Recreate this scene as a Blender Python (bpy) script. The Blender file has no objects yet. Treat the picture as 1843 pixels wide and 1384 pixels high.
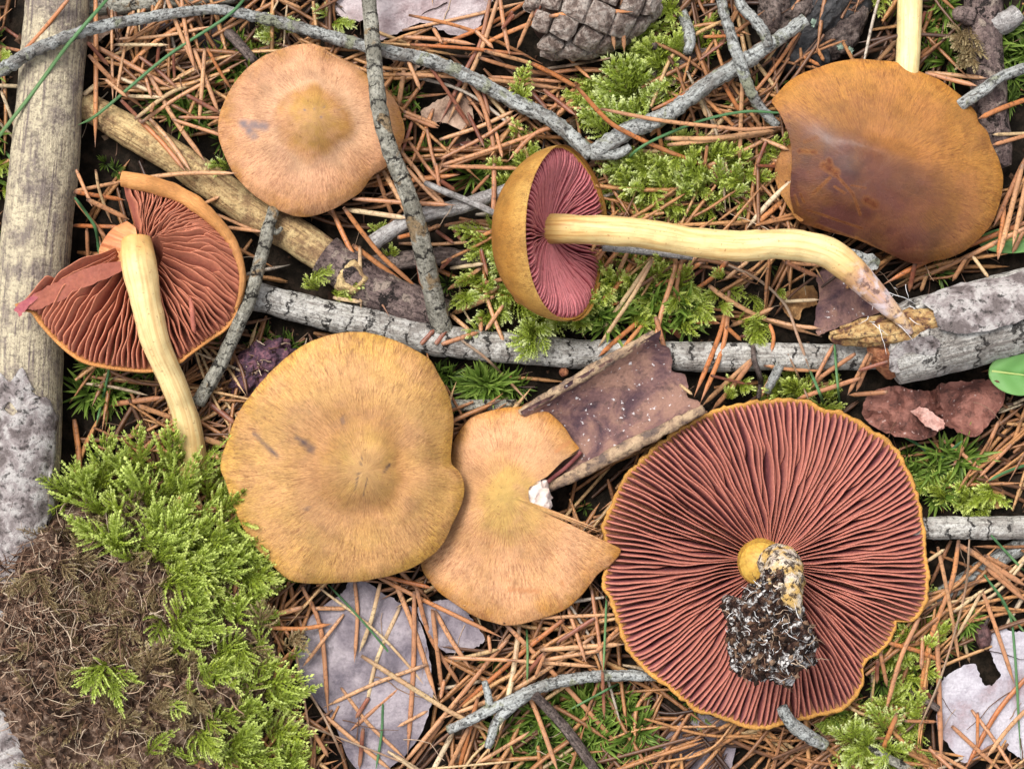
import bpy, math, random
import numpy as np
from mathutils import Vector, geometry as mgeo

# ---------------------------------------------------------------- units
U = 0.27 / 1843.0            # metres for one photo pixel at ground level
HC = 0.42 / U                # camera height in those units
CX, CY = 921.5, 692.0

scene = bpy.context.scene
# ---------------------------------------------------------------- camera
cam_d = bpy.data.cameras.new('camera')
cam = bpy.data.objects.new('camera', cam_d)
scene.collection.objects.link(cam)
cam.location = (0, 0, 0.42)
cam_d.sensor_width = 36.0
cam_d.lens = 36.0 * 0.42 / 0.27
cam_d.clip_start = 0.01
cam_d.clip_end = 200.0
scene.camera = cam
# ---------------------------------------------------------------- sky and sun (overcast)
SUN_EL, SUN_AZ = math.radians(58), math.radians(-40)
world = bpy.data.worlds.new('World')
scene.world = world
world.use_nodes = True
wn = world.node_tree
wn.nodes.clear()
sky = wn.nodes.new('ShaderNodeTexSky')
sky.sky_type = 'NISHITA'
sky.sun_disc = False
sky.sun_elevation = SUN_EL
sky.sun_rotation = SUN_AZ
sky.dust_density = 4.0
hs = wn.nodes.new('ShaderNodeHueSaturation')
hs.inputs['Saturation'].default_value = 0.22
bg = wn.nodes.new('ShaderNodeBackground')
bg.inputs['Strength'].default_value = 0.15
wo = wn.nodes.new('ShaderNodeOutputWorld')
wn.links.new(sky.outputs[0], hs.inputs['Color'])
wn.links.new(hs.outputs[0], bg.inputs['Color'])
wn.links.new(bg.outputs[0], wo.inputs['Surface'])
sd = bpy.data.lights.new('sun', 'SUN')
sd.energy = 1.5
sd.angle = math.radians(26)
sd.color = (1.0, 0.97, 0.92)
sun = bpy.data.objects.new('sun', sd)
scene.collection.objects.link(sun)
sv = Vector((math.sin(SUN_AZ) * math.cos(SUN_EL), math.cos(SUN_AZ) * math.cos(SUN_EL), math.sin(SUN_EL)))
sun.rotation_euler = sv.to_track_quat('Z', 'Y').to_euler()
sun.location = (0, 0, 2)
# ---------------------------------------------------------------- exposure
scene.view_settings.view_transform = 'Standard'
scene.view_settings.look = 'None'
scene.view_settings.exposure = 0.95
scene.view_settings.gamma = 1.0
scene.render.engine = 'CYCLES'
scene.cycles.max_bounces = 6
scene.cycles.use_denoising = True

rng = np.random.default_rng(7)
random.seed(7)


# ================================================================ numeric helpers
def PP(x, y, z):
    """photo pixel + height (pixel units) -> world, pixel units"""
    x = np.asarray(x, float); y = np.asarray(y, float); z = np.asarray(z, float)
    f = 1 - z / HC
    return np.stack(np.broadcast_arrays((x - CX) * f, -(y - CY) * f, z), -1)


def _hash(ix, iy, iz, seed):
    h = (ix * 374761393 + iy * 668265263 + iz * 2147483647 + seed * 1274126177) & 0xffffffff
    h = ((h ^ (h >> 13)) * 1274126177) & 0xffffffff
    h = ((h ^ (h >> 16)) * 2246822519) & 0xffffffff
    return ((h ^ (h >> 15)) & 0xffffff) / float(0xffffff)


def vn(x, y, z=0.0, seed=0):
    """value noise in 0..1"""
    x, y, z = np.broadcast_arrays(np.asarray(x, float), np.asarray(y, float), np.asarray(z, float))
    ix, iy, iz = np.floor(x).astype(np.int64), np.floor(y).astype(np.int64), np.floor(z).astype(np.int64)
    fx, fy, fz = x - ix, y - iy, z - iz
    fx, fy, fz = [f * f * (3 - 2 * f) for f in (fx, fy, fz)]
    r = 0
    for a in (0, 1):
        for b in (0, 1):
            for c in (0, 1):
                w = (fx if a else 1 - fx) * (fy if b else 1 - fy) * (fz if c else 1 - fz)
                r = r + w * _hash(ix + a, iy + b, iz + c, seed)
    return r


def fbm(x, y, z=0.0, seed=0, o=3):
    s, a, t = 0, 0.5, 0
    for k in range(o):
        s = s + a * vn(np.asarray(x) * 2 ** k, np.asarray(y) * 2 ** k, np.asarray(z) * 2 ** k, seed + k * 17)
        t += a
        a *= 0.5
    return s / t


def catmull(P, n, closed=False):
    P = np.asarray(P, float)
    if len(P) == 2 and not closed:
        t = np.linspace(0, 1, n)[:, None]
        return P[0] * (1 - t) + P[1] * t
    k = len(P)
    if closed:
        Q = np.vstack([P[-1], P, P[0], P[1]]); segs = k
    else:
        Q = np.vstack([2 * P[0] - P[1], P, 2 * P[-1] - P[-2]]); segs = k - 1
    u = np.linspace(0, segs, n, endpoint=not closed)
    i = np.clip(u.astype(int), 0, segs - 1)
    t = (u - i)[:, None]
    a, b, c, d = Q[i], Q[i + 1], Q[i + 2], Q[i + 3]
    return 0.5 * (2 * b + (c - a) * t + (2 * a - 5 * b + 4 * c - d) * t ** 2 + (3 * b - a - 3 * c + d) * t ** 3)


def zc(ox, oy, s):
    """coordinates read in an enlarged view -> photo pixels"""
    def f(pts):
        return [(ox + p[0] / s, oy + p[1] / s) + tuple(p[2:]) for p in pts]
    return f


def sr(r, g, b, k=0.85):
    o = []
    for c in (r, g, b):
        c = c / 255.0
        o.append((c / 12.92 if c <= 0.04045 else ((c + 0.055) / 1.055) ** 2.4) * k)
    return tuple(o) + (1.0,)


# ================================================================ mesh helpers
def mesh_of(name, V, F, mat, attrs=None, smooth=True):
    me = bpy.data.meshes.new(name)
    V = np.asarray(V, float) * U
    if isinstance(F, np.ndarray):
        k = F.shape[1]; n = len(F)
        me.vertices.add(len(V)); me.vertices.foreach_set('co', V.astype(np.float32).ravel())
        me.loops.add(n * k); me.loops.foreach_set('vertex_index', F.astype(np.int32).ravel())
        me.polygons.add(n)
        me.polygons.foreach_set('loop_start', np.arange(0, n * k, k, dtype=np.int32))
        me.update(calc_edges=True)
    else:
        me.from_pydata(V.tolist(), [], F)
    me.polygons.foreach_set('use_smooth', [bool(smooth)] * len(me.polygons))
    for nme, a in (attrs or {}).items():
        a = np.asarray(a, np.float32)
        if a.ndim == 2:
            at = me.attributes.new(nme, 'FLOAT_VECTOR', 'POINT'); at.data.foreach_set('vector', a.ravel())
        else:
            at = me.attributes.new(nme, 'FLOAT', 'POINT'); at.data.foreach_set('value', a.ravel())
    if mat is not None:
        me.materials.append(mat)
    me.validate()
    me.update()
    return me


def link(name, data, parent=None, loc=None):
    o = bpy.data.objects.new(name, data)
    scene.collection.objects.link(o)
    if parent is not None:
        o.parent = parent
    if loc is not None:
        o.location = loc
    return o


def tag(o, label=None, cat=None, group=None, kind=None):
    if label: o['label'] = label
    if cat: o['category'] = cat
    if group: o['group'] = group
    if kind: o['kind'] = kind
    return o


def thing(name, base, label, cat, group=None):
    """Empty at the base (pixel units) that parents the parts"""
    o = link(name, None, loc=tuple(np.asarray(base) * U))
    o.empty_display_size = 0.01
    o['_b'] = [float(c) for c in base]
    return tag(o, label, cat, group)


def part(name, V, F, mat, parent, attrs=None, smooth=True, kind=None):
    """mesh in world pixel units, stored relative to the thing it belongs to"""
    b = np.array(parent['_b'][:])
    o = link(name, mesh_of(name, np.asarray(V) - b, F, mat, attrs, smooth), parent)
    o['_b'] = [float(c) for c in b]
    if kind: o['kind'] = kind
    return o


def solo(name, V, F, mat, label=None, cat=None, group=None, kind=None, attrs=None, smooth=True):
    V = np.asarray(V, float)
    b = np.array([V[:, 0].mean(), V[:, 1].mean(), V[:, 2].min()])
    o = link(name, mesh_of(name, V - b, F, mat, attrs, smooth), None, tuple(b * U))
    return tag(o, label, cat, group, kind)


class MB:
    """collects many small shapes into one mesh"""
    def __init__(s):
        s.V, s.F, s.T, s.n = [], [], [], 0

    def add(s, V, F, tint=0.5):
        V = np.asarray(V, float)
        s.V.append(V); s.F.append(np.asarray(F, np.int64) + s.n)
        s.T.append(np.broadcast_to(np.asarray(tint, float), (len(V),)))
        s.n += len(V)

    def out(s):
        return np.vstack(s.V), np.vstack(s.F), np.concatenate(s.T)


def quads_grid(nu, nv, wrap=False):
    i, j = np.meshgrid(np.arange(nu - 1), np.arange(nv if wrap else nv - 1), indexing='ij')
    j2 = (j + 1) % nv
    return np.stack([i * nv + j, i * nv + j2, (i + 1) * nv + j2, (i + 1) * nv + j], -1).reshape(-1, 4)


def tube(path, radii, n=None, m=14, amp=0.0, ns=30.0, seed=0, flat=1.0, fibF=14.0, fibL=40.0, ridges=None):
    """tube along a world path (pixel units); returns V,F,attrs"""
    path = np.asarray(path, float)
    L0 = np.linalg.norm(np.diff(path, axis=0), axis=1).sum()
    n = n or max(8, int(L0 / 8))
    C = catmull(path, n)
    rad = np.interp(np.linspace(0, 1, n), np.linspace(0, 1, len(radii)), radii)
    T = np.gradient(C, axis=0); T /= np.linalg.norm(T, axis=1)[:, None] + 1e-9
    up = np.array([0, 0, 1.0])
    N1 = np.cross(T, up); N1 /= np.linalg.norm(N1, axis=1)[:, None] + 1e-9
    for i in range(1, n):
        if N1[i] @ N1[i - 1] < 0: N1[i] = -N1[i]
    N2 = np.cross(N1, T)
    ph = np.linspace(0, 2 * np.pi, m, endpoint=False)
    s = np.concatenate([[0], np.cumsum(np.linalg.norm(np.diff(C, axis=0), axis=1))])
    R = np.repeat(rad[:, None], m, 1)
    cs, sn = np.cos(ph)[None], np.sin(ph)[None]
    if amp:
        nz = fbm(cs * R / ns * 1.3 + 50, sn * R / ns * 1.3 + 50, s[:, None] / ns, seed, 3) - 0.5
        R = R * (1 + amp * 2 * nz)
    if ridges is not None:
        R = R * ridges(s[:, None] + 0 * ph[None], ph[None] + 0 * s[:, None], R)
    V = C[:, None, :] + (cs * R)[..., None] * N1[:, None, :] + (sn * R * flat)[..., None] * N2[:, None, :]
    F = quads_grid(n, m, True).tolist()
    V = V.reshape(-1, 3)
    a, b = len(V), len(V) + 1
    V = np.vstack([V, C[0] - T[0] * rad[0] * 0.25, C[-1] + T[-1] * rad[-1] * 0.25])
    for j in range(m):
        F.append((a, (j + 1) % m, j))
        F.append((b, (n - 1) * m + j, (n - 1) * m + (j + 1) % m))
    fib = np.stack([np.broadcast_to(cs * fibF, (n, m)), np.broadcast_to(sn * fibF, (n, m)),
                    np.broadcast_to(s[:, None] / fibL, (n, m))], -1).reshape(-1, 3)
    fib = np.vstack([fib, [0, 0, 0], [0, 0, s[-1] / fibL]])
    t = np.concatenate([np.repeat(np.linspace(0, 1, n), m), [0, 1]])
    return V, F, {'fib': fib, 'along': t}


def thin(path, radii, m=4):
    """cheap tube for hairs and needles (numpy quads only)"""
    C = np.asarray(path, float); n = len(C)
    rad = np.asarray(radii, float)
    T = np.gradient(C, axis=0); T /= np.linalg.norm(T, axis=1)[:, None] + 1e-9
    N1 = np.cross(T, [0.02, 0.03, 1.0]); N1 /= np.linalg.norm(N1, axis=1)[:, None] + 1e-9
    N2 = np.cross(N1, T)
    ph = np.linspace(0, 2 * np.pi, m, endpoint=False)
    V = C[:, None] + (np.cos(ph)[None] * rad[:, None])[..., None] * N1[:, None] + (np.sin(ph)[None] * rad[:, None])[..., None] * N2[:, None]
    return V.reshape(-1, 3), quads_grid(n, m, True)


# ================================================================ shader helpers
class NT:
    def __init__(s, name):
        s.m = bpy.data.materials.new(name)
        s.m.use_nodes = True
        s.t = s.m.node_tree
        s.b = s.t.nodes['Principled BSDF']
        s._o = None

    def n(s, typ, ins=None, **props):
        nd = s.t.nodes.new(typ)
        for k, v in props.items(): setattr(nd, k, v)
        for k, v in (ins or {}).items(): s.set(nd.inputs[k], v)
        return nd

    def set(s, sock, v):
        if isinstance(v, bpy.types.NodeSocket): s.t.links.new(v, sock)
        else: sock.default_value = v

    def obj(s):
        if s._o is None: s._o = s.n('ShaderNodeTexCoord').outputs['Object']
        return s._o

    def attr(s, name, vec=False):
        return s.n('ShaderNodeAttribute', attribute_name=name).outputs['Vector' if vec else 'Fac']

    def noise(s, px=None, vec=None, scale=None, detail=3, rough=0.55, dist=0.0):
        sc = scale if scale is not None else 1.0 / (px * U)
        return s.n('ShaderNodeTexNoise', {'Vector': vec if vec is not None else s.obj(), 'Scale': sc, 'Detail': detail,
                                          'Roughness': rough, 'Distortion': dist}).outputs['Fac']

    def vor(s, px, feature='F1', vec=None, out='Distance', rand=1.0):
        return s.n('ShaderNodeTexVoronoi', {'Vector': vec if vec is not None else s.obj(), 'Scale': 1.0 / (px * U), 'Randomness': rand},
                   feature=feature).outputs[out]

    def ramp(s, fac, stops, interp='LINEAR'):
        r = s.n('ShaderNodeValToRGB', {'Fac': fac})
        r.color_ramp.interpolation = interp
        el = r.color_ramp.elements
        while len(el) < len(stops): el.new(0.5)
        for e, (p, c) in zip(el, stops):
            e.position = p
            e.color = c if isinstance(c, tuple) else (c, c, c, 1)
        return r.outputs['Color']

    def mix(s, f, a, b, mode='MIX'):
        nd = s.n('ShaderNodeMix', data_type='RGBA', blend_type=mode)
        s.set(nd.inputs[0], f); s.set(nd.inputs[6], a); s.set(nd.inputs[7], b)
        return nd.outputs[2]

    def math(s, op, a, b=0.0, clamp=False):
        nd = s.n('ShaderNodeMath', operation=op, use_clamp=clamp)
        s.set(nd.inputs[0], a); s.set(nd.inputs[1], b)
        return nd.outputs[0]

    def rnd(s):
        return s.n('ShaderNodeObjectInfo').outputs['Random']

    def bump(s, h, px, strength=1.0, normal=None):
        ins = {'Height': h, 'Distance': px * U, 'Strength': strength}
        if normal is not None: ins['Normal'] = normal
        return s.n('ShaderNodeBump', ins).outputs['Normal']

    def fin(s, col, rough=0.7, normal=None, spec=0.35, sss=0.0, coat=0.0):
        s.set(s.b.inputs['Base Color'], col)
        s.set(s.b.inputs['Roughness'], rough)
        s.set(s.b.inputs['Specular IOR Level'], spec)
        if normal is not None: s.set(s.b.inputs['Normal'], normal)
        if sss:
            s.b.inputs['Subsurface Weight'].default_value = sss
            s.b.inputs['Subsurface Radius'].default_value = (1.0, 0.5, 0.25)
            s.b.inputs['Subsurface Scale'].default_value = 0.0012
        if coat: s.set(s.b.inputs['Coat Weight'], coat)
        return s.m


def cap_mat(name, stops, pink, fibcol, fibamt=0.6, mottle=0.5, stainc=(0.16, 0.12, 0.13, 1), wet=False, rn=0.26):
    s = NT(name)
    n1 = s.noise(45, detail=4)
    rho = s.math('ADD', s.attr('rho'), s.math('MULTIPLY', s.math('SUBTRACT', n1, 0.5), rn))
    col = s.ramp(rho, stops)
    n2 = s.noise(70, detail=5, rough=0.62)
    col = s.mix(s.math('MULTIPLY', s.ramp(n2, [(0.43, 0.0), (0.58, 1.0)]), mottle), col, pink)
    col = s.mix(0.55, col, s.ramp(s.noise(26, detail=4, rough=0.6), [(0.36, 0.72), (0.5, 1.0), (0.66, 1.14)]), 'MULTIPLY')
    col = s.mix(0.8, col, s.ramp(s.noise(120, detail=3), [(0.36, 0.74), (0.5, 1.0), (0.64, 1.12)]), 'MULTIPLY')
    fv = s.attr('fib', True)
    f1 = s.noise(vec=fv, scale=1.0, detail=3, rough=0.65)
    f2 = s.noise(vec=fv, scale=2.6, detail=2)
    hair = s.ramp(f1, [(0.38, 1.0), (0.54, 0.0)])
    hair2 = s.ramp(f2, [(0.38, 1.0), (0.5, 0.0)])
    zone = s.ramp(s.noise(48, detail=3), [(0.38, 0.4), (0.6, 1.0)])
    hh = s.math('MULTIPLY', s.math('ADD', s.math('MULTIPLY', hair, 0.6), s.math('MULTIPLY', hair2, 0.5)), zone)
    col = s.mix(s.math('MULTIPLY', hh, fibamt, True), col, fibcol)
    spk = s.ramp(s.noise(7, detail=2), [(0.66, 0.0), (0.74, 1.0)])
    col = s.mix(s.math('MULTIPLY', spk, 0.5), col, fibcol)
    fine = s.noise(vec=fv, scale=5.0, detail=3, rough=0.6)
    col = s.mix(0.6, col, s.ramp(fine, [(0.36, 0.62), (0.64, 1.3)]), 'MULTIPLY')
    rough = 0.62
    nb = s.bump(s.math('ADD', s.math('MULTIPLY', f1, 0.7), s.math('ADD', f2, s.math('MULTIPLY', fine, 0.8))), 2.0, 0.6)
    nb = s.bump(n2, 12, 0.4, nb)
    coat = 0.0
    if wet:
        w = s.math('MULTIPLY', s.attr('wet'), s.math('SUBTRACT', 1.0, s.attr('stain')))
        w = s.math('MULTIPLY', w, s.ramp(s.noise(60, detail=4), [(0.3, 0.6), (0.6, 1.0)]), True)
        col = s.mix(w, col, s.mix(s.ramp(s.noise(70, detail=4), [(0.4, 0.0), (0.6, 1.0)]), sr(66, 30, 22), sr(90, 46, 38)))
        rough = s.math('SUBTRACT', 0.6, s.math('MULTIPLY', w, 0.2))
        coat = s.math('MULTIPLY', w, 0.3)
    st = s.attr('stain')
    stf = s.math('MULTIPLY', st, s.ramp(s.noise(18, detail=4), [(0.3, 0.35), (0.6, 1.0)]))
    col = s.mix(stf, col, stainc)
    m = s.fin(col, rough, nb, 0.3, sss=0.12, coat=coat)
    if wet:
        s.b.inputs['Coat Roughness'].default_value = 0.30
    return m


def gill_mat(name, base, edge, dark):
    s = NT(name)
    e = s.attr('edge')
    n1 = s.noise(26, detail=4)
    col = s.mix(s.ramp(n1, [(0.35, 0.0), (0.65, 1.0)]), base, dark)
    col = s.mix(s.ramp(e, [(0.62, 0.0), (0.98, 0.75)]), col, edge)
    col = s.mix(0.4, col, s.ramp(s.noise(6, detail=3), [(0.3, 0.6), (0.7, 1.3)]), 'MULTIPLY')
    col = s.mix(0.35, col, s.ramp(s.rnd(), [(0, 0.7), (1, 1.2)]), 'MULTIPLY')
    return s.fin(col, 0.6, s.bump(s.noise(8, detail=4), 1.5, 0.5), 0.25, sss=0.1)


def wood_mat(name, a, b, c, speck, scale=1.0, crack=0.0, bumpd=5.0, speckamt=0.7, patch=None, crust=0.0):
    """weathered wood or bark: a/b/c tones streaked along the grain, dark specks, short cross cracks"""
    s = NT(name)
    fv = s.attr('fib', True)
    g = s.noise(vec=fv, scale=0.5 * scale, detail=7, rough=0.72)
    n = s.noise(70, detail=6, rough=0.68)
    col = s.ramp(g, [(0.38, c), (0.49, a), (0.62, b)])
    col = s.mix(s.ramp(n, [(0.46, 0.0), (0.6, 0.8)]), col, c)
    col = s.mix(s.ramp(s.noise(30, detail=5, rough=0.7), [(0.5, 0.0), (0.62, 0.7)]), col, b)
    if patch:
        col = s.mix(s.ramp(s.noise(38, detail=6, dist=0.6), [(0.57, 0.0), (0.62, 0.9)]), col, patch)
    sp = s.noise(9, detail=5, rough=0.72)
    sp2 = s.noise(4.5, detail=3, rough=0.7)
    f = s.math('MAXIMUM', s.ramp(sp, [(0.40, 1.0), (0.49, 0.0)]), s.math('MULTIPLY', s.ramp(sp2, [(0.38, 1.0), (0.45, 0.0)]), 0.8))
    col = s.mix(s.math('MULTIPLY', f, speckamt), col, speck)
    h = s.math('ADD', s.math('MULTIPLY', g, 1.2), s.math('ADD', sp, s.math('MULTIPLY', sp2, 0.5)))
    if crack:
        zz = s.n('ShaderNodeSeparateXYZ', {0: fv}).outputs[2]
        wob = s.noise(22, detail=4, rough=0.65)
        v = s.math('FRACT', s.math('ADD', s.math('MULTIPLY', zz, crack), s.math('MULTIPLY', wob, 1.5)))
        d = s.math('ABSOLUTE', s.math('SUBTRACT', v, 0.5))
        mk = s.ramp(s.noise(26, detail=3), [(0.45, 0.0), (0.5, 1.0)])
        ck = s.math('MULTIPLY', s.ramp(d, [(0.0, 1.0), (0.04, 1.0), (0.10, 0.0)]), mk)
        col = s.mix(s.math('MULTIPLY', ck, 0.9), col, (0.014, 0.011, 0.01, 1))
        h = s.math('SUBTRACT', h, s.math('MULTIPLY', ck, 1.6))
    return s.fin(col, 0.82, s.bump(h, bumpd, 0.9), 0.2)


def flake_mat(name, a, b, c, speck=(0.03, 0.025, 0.025, 1), white=None, px=50, spk=0.5):
    s = NT(name)
    n = s.noise(px, detail=6, rough=0.62, dist=0.4)
    col = s.ramp(n, [(0.38, c), (0.48, a), (0.58, b)])
    n2 = s.noise(px * 0.35, detail=5, rough=0.7)
    col = s.mix(s.ramp(n2, [(0.36, spk), (0.47, 0.0)]), col, speck)
    if white:
        w = s.ramp(s.noise(9, detail=2), [(0.66, 0.0), (0.72, 1.0)])
        col = s.mix(w, col, white)
    fine = s.noise(5, detail=3)
    col = s.mix(0.4, col, s.ramp(fine, [(0.3, 0.6), (0.7, 1.25)]), 'MULTIPLY')
    h = s.math('ADD', s.math('MULTIPLY', n, 2.0), s.math('ADD', n2, s.math('MULTIPLY', fine, 0.4)))
    return s.fin(col, 0.75, s.bump(h, 5, 0.7), 0.25)


def needle_mat(name, a, b, c, litter=False):
    s = NT(name)
    if litter:
        t = s.attr('tint')
        col = s.ramp(t, [(0.0, sr(60, 40, 30)), (0.28, sr(110, 74, 50)), (0.5, sr(156, 106, 66)), (0.75, sr(180, 130, 82)), (0.9, sr(190, 158, 112)), (1.0, sr(168, 154, 138))])
    else:
        col = s.ramp(s.rnd(), [(0.0, a), (0.5, b), (1.0, c)])
    n = s.noise(16, detail=4, rough=0.65)
    col = s.mix(0.75, col, s.ramp(n, [(0.3, 0.55), (0.5, 1.0), (0.72, 1.3)]), 'MULTIPLY')
    sp = s.ramp(s.noise(5, detail=2), [(0.36, 1.0), (0.44, 0.0)])
    col = s.mix(s.math('MULTIPLY', sp, 0.6), col, (0.05, 0.025, 0.015, 1))
    if not litter:
        al = s.math('ADD', s.attr('along'), s.math('MULTIPLY', s.math('SUBTRACT', s.noise(30), 0.5), 0.12))
        col = s.mix(s.ramp(al, [(0.03, 0.75), (0.10, 0.0), (0.86, 0.0), (1.0, 0.55)]), col, sr(112, 88, 76))
        col = s.mix(s.ramp(s.noise(60, detail=3), [(0.45, 0.0), (0.62, 0.55)]), col, sr(158, 114, 84))
    return s.fin(col, 0.45, s.bump(s.noise(6, detail=3), 1.0, 0.5), 0.4)


def moss_mat(name, dark, mid, tip):
    s = NT(name)
    t = s.attr('tint')
    r = s.rnd()
    v = s.math('ADD', t, s.math('MULTIPLY', s.math('SUBTRACT', r, 0.5), 0.3))
    col = s.ramp(v, [(0.0, dark), (0.45, mid), (0.95, tip)])
    m = s.fin(col, 0.5, None, 0.35)
    s.b.inputs['Subsurface Weight'].default_value = 0.0
    tr = s.n('ShaderNodeBsdfTranslucent', {'Color': col})
    ms = s.n('ShaderNodeMixShader', {0: 0.4, 1: s.b.outputs[0], 2: tr.outputs[0]})
    s.t.links.new(ms.outputs[0], s.t.nodes['Material Output'].inputs['Surface'])
    return m


def plain_mat(name, a, b, px=20, rough=0.8, spec=0.2, bumpd=3.0, c=None):
    s = NT(name)
    n = s.noise(px, detail=5, rough=0.65)
    col = s.ramp(n, [(0.35, a), (0.65, b)] if c is None else [(0.3, a), (0.5, b), (0.65, c)])
    return s.fin(col, rough, s.bump(n, bumpd, 0.8), spec)


def tint_mat(name, stops, rough=0.85):
    s = NT(name)
    col = s.ramp(s.attr('tint'), stops)
    col = s.mix(0.5, col, s.ramp(s.noise(6), [(0.3, 0.5), (0.7, 1.3)]), 'MULTIPLY')
    return s.fin(col, rough, None, 0.15)


# ================================================================ materials
M = {}
M['ground'] = plain_mat('humus', (0.004, 0.003, 0.0025, 1), (0.012, 0.009, 0.006, 1), 25, 0.95, 0.1, 8, (0.03, 0.02, 0.014, 1))
M['o'] = needle_mat('needle_orange', sr(166, 96, 50), sr(184, 116, 66), sr(194, 132, 82))
M['p'] = needle_mat('needle_pinkish_brown', sr(160, 106, 72), sr(182, 128, 88), sr(192, 146, 104))
M['s'] = needle_mat('needle_straw', sr(178, 146, 102), sr(194, 168, 128), sr(202, 182, 150))
M['d'] = needle_mat('needle_dark', sr(104, 56, 40), sr(124, 70, 50), sr(140, 84, 64))
M['litter'] = needle_mat('needle_litter', None, None, None, litter=True)
M['sheath'] = plain_mat('needle_sheath', sr(96, 88, 84), sr(168, 156, 146), 8)
M['log'] = wood_mat('bare_weathered_wood', sr(188, 174, 148), sr(216, 202, 170), sr(124, 111, 106), sr(70, 60, 58), 1.0, 0, 5, 0.5)
M['logbark'] = flake_mat('grey_lichen_bark', sr(138, 128, 126), sr(172, 166, 162), sr(98, 88, 86), (0.02, 0.017, 0.015, 1), None, 30, 0.9)
M['straw_wood'] = wood_mat('straw_coloured_wood', sr(190, 158, 110), sr(216, 190, 138), sr(128, 98, 72), sr(70, 50, 38), 1.0, 0, 4, 0.5)
M['white_bark'] = wood_mat('pale_lichened_bark', sr(188, 183, 174), sr(218, 214, 207), sr(134, 126, 119), sr(58, 52, 48), 1.0, 1.0, 6, 0.55)
M['lichen'] = wood_mat('grey_lichen_twig', sr(164, 165, 160), sr(204, 206, 202), sr(122, 116, 110), sr(36, 33, 32), 1.0, 0, 7, 0.8, sr(150, 152, 128))
M['greytwig'] = wood_mat('grey_green_twig', sr(150, 146, 132), sr(184, 180, 166), sr(122, 118, 106), sr(44, 41, 38), 1.0, 0.9, 6, 0.7, sr(142, 118, 86))
M['silver'] = wood_mat('silvery_wood', sr(166, 160, 156), sr(198, 194, 190), sr(116, 106, 102), sr(52, 46, 44), 1.0, 0, 6, 0.5)
M['purple_bark'] = wood_mat('purplish_brown_bark', sr(118, 100, 96), sr(150, 130, 122), sr(84, 68, 66), sr(38, 30, 30), 1.0, 0.5, 7, 0.7, sr(160, 144, 130))
M['dark_bark'] = wood_mat('dark_stick_bark', sr(98, 84, 78), sr(140, 124, 116), sr(62, 50, 48), sr(26, 22, 22), 1.0, 0, 7, 0.7)
M['charred'] = plain_mat('charred_wood', (0.004, 0.004, 0.005, 1), (0.018, 0.017, 0.018, 1), 14, 0.6, 0.4, 10, (0.05, 0.046, 0.046, 1))
M['rotten'] = flake_mat('broken_yellow_wood', sr(164, 126, 80), sr(196, 164, 112), sr(92, 58, 46), (0.05, 0.025, 0.025, 1), None, 22, 0.9)
M['split'] = flake_mat('red_split_wood', sr(146, 92, 62), sr(172, 118, 84), sr(110, 64, 48), (0.05, 0.02, 0.02, 1), None, 20, 0.4)
M['inner_bark'] = flake_mat('purple_inner_bark', sr(112, 82, 78), sr(140, 106, 92), sr(74, 52, 58), (0.02, 0.014, 0.018, 1), sr(196, 190, 190), 70, 0.5)
M['outer_bark'] = flake_mat('bark_edge', sr(150, 124, 100), sr(176, 150, 120), sr(100, 84, 76), (0.03, 0.02, 0.02, 1), None, 30, 0.7)
M['flake_grey'] = flake_mat('blue_grey_bark_flake', sr(128, 118, 124), sr(152, 142, 146), sr(98, 90, 98), (0.05, 0.04, 0.05, 1), None, 80, 0.4)
M['flake_pink'] = flake_mat('pinkish_bark_flake', sr(168, 152, 152), sr(186, 172, 172), sr(146, 126, 126), (0.1, 0.07, 0.07, 1), None, 60, 0.3)
M['flake_white'] = flake_mat('pale_lilac_bark_flake', sr(168, 161, 168), sr(186, 180, 186), sr(152, 134, 138), (0.12, 0.1, 0.1, 1), None, 90, 0.25)
M['flake_tan'] = flake_mat('tan_bark_flake', sr(158, 130, 110), sr(182, 154, 134), sr(118, 92, 78), (0.04, 0.03, 0.02, 1), None, 40, 0.5)
M['flake_dark'] = flake_mat('dark_violet_bark_flake', sr(66, 56, 60), sr(92, 78, 80), sr(40, 32, 36), (0.01, 0.01, 0.01, 1), None, 40, 0.6)
M['red_bark'] = flake_mat('red_brown_bark', sr(112, 70, 60), sr(140, 94, 82), sr(76, 46, 40), (0.02, 0.012, 0.01, 1), sr(176, 150, 142), 50, 0.6)
M['pink_in'] = flake_mat('pink_inner_bark', sr(176, 130, 118), sr(196, 156, 144), sr(148, 100, 88), (0.05, 0.03, 0.02, 1), None, 30, 0.3)
M['dead_leaf'] = flake_mat('dead_leaf', sr(150, 108, 66), sr(174, 134, 88), sr(104, 70, 42), (0.03, 0.02, 0.01, 1), None, 40, 0.5)
M['cone'] = flake_mat('pine_cone_scale', sr(136, 120, 110), sr(166, 154, 144), sr(96, 80, 72), (0.03, 0.02, 0.02, 1), None, 14, 0.7)
M['cone_core'] = plain_mat('pine_cone_core', sr(40, 28, 24), sr(80, 58, 48), 20)
M['moss'] = moss_mat('feather_moss', sr(92, 98, 30), sr(172, 188, 66), sr(222, 232, 140))
M['moss_pale'] = moss_mat('pale_feather_moss', sr(104, 116, 36), sr(180, 198, 78), sr(230, 238, 172))
M['moss_clump'] = moss_mat('wet_feather_moss', sr(84, 84, 28), sr(158, 176, 62), sr(216, 230, 130))
M['moss_brown'] = moss_mat('dead_moss', sr(92, 74, 52), sr(150, 128, 92), sr(190, 172, 130))
M['star'] = moss_mat('star_moss', sr(34, 44, 16), sr(98, 126, 44), sr(170, 194, 92))
M['grass'] = moss_mat('grass_blade', sr(60, 100, 62), sr(96, 142, 92), sr(150, 176, 110))
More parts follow.
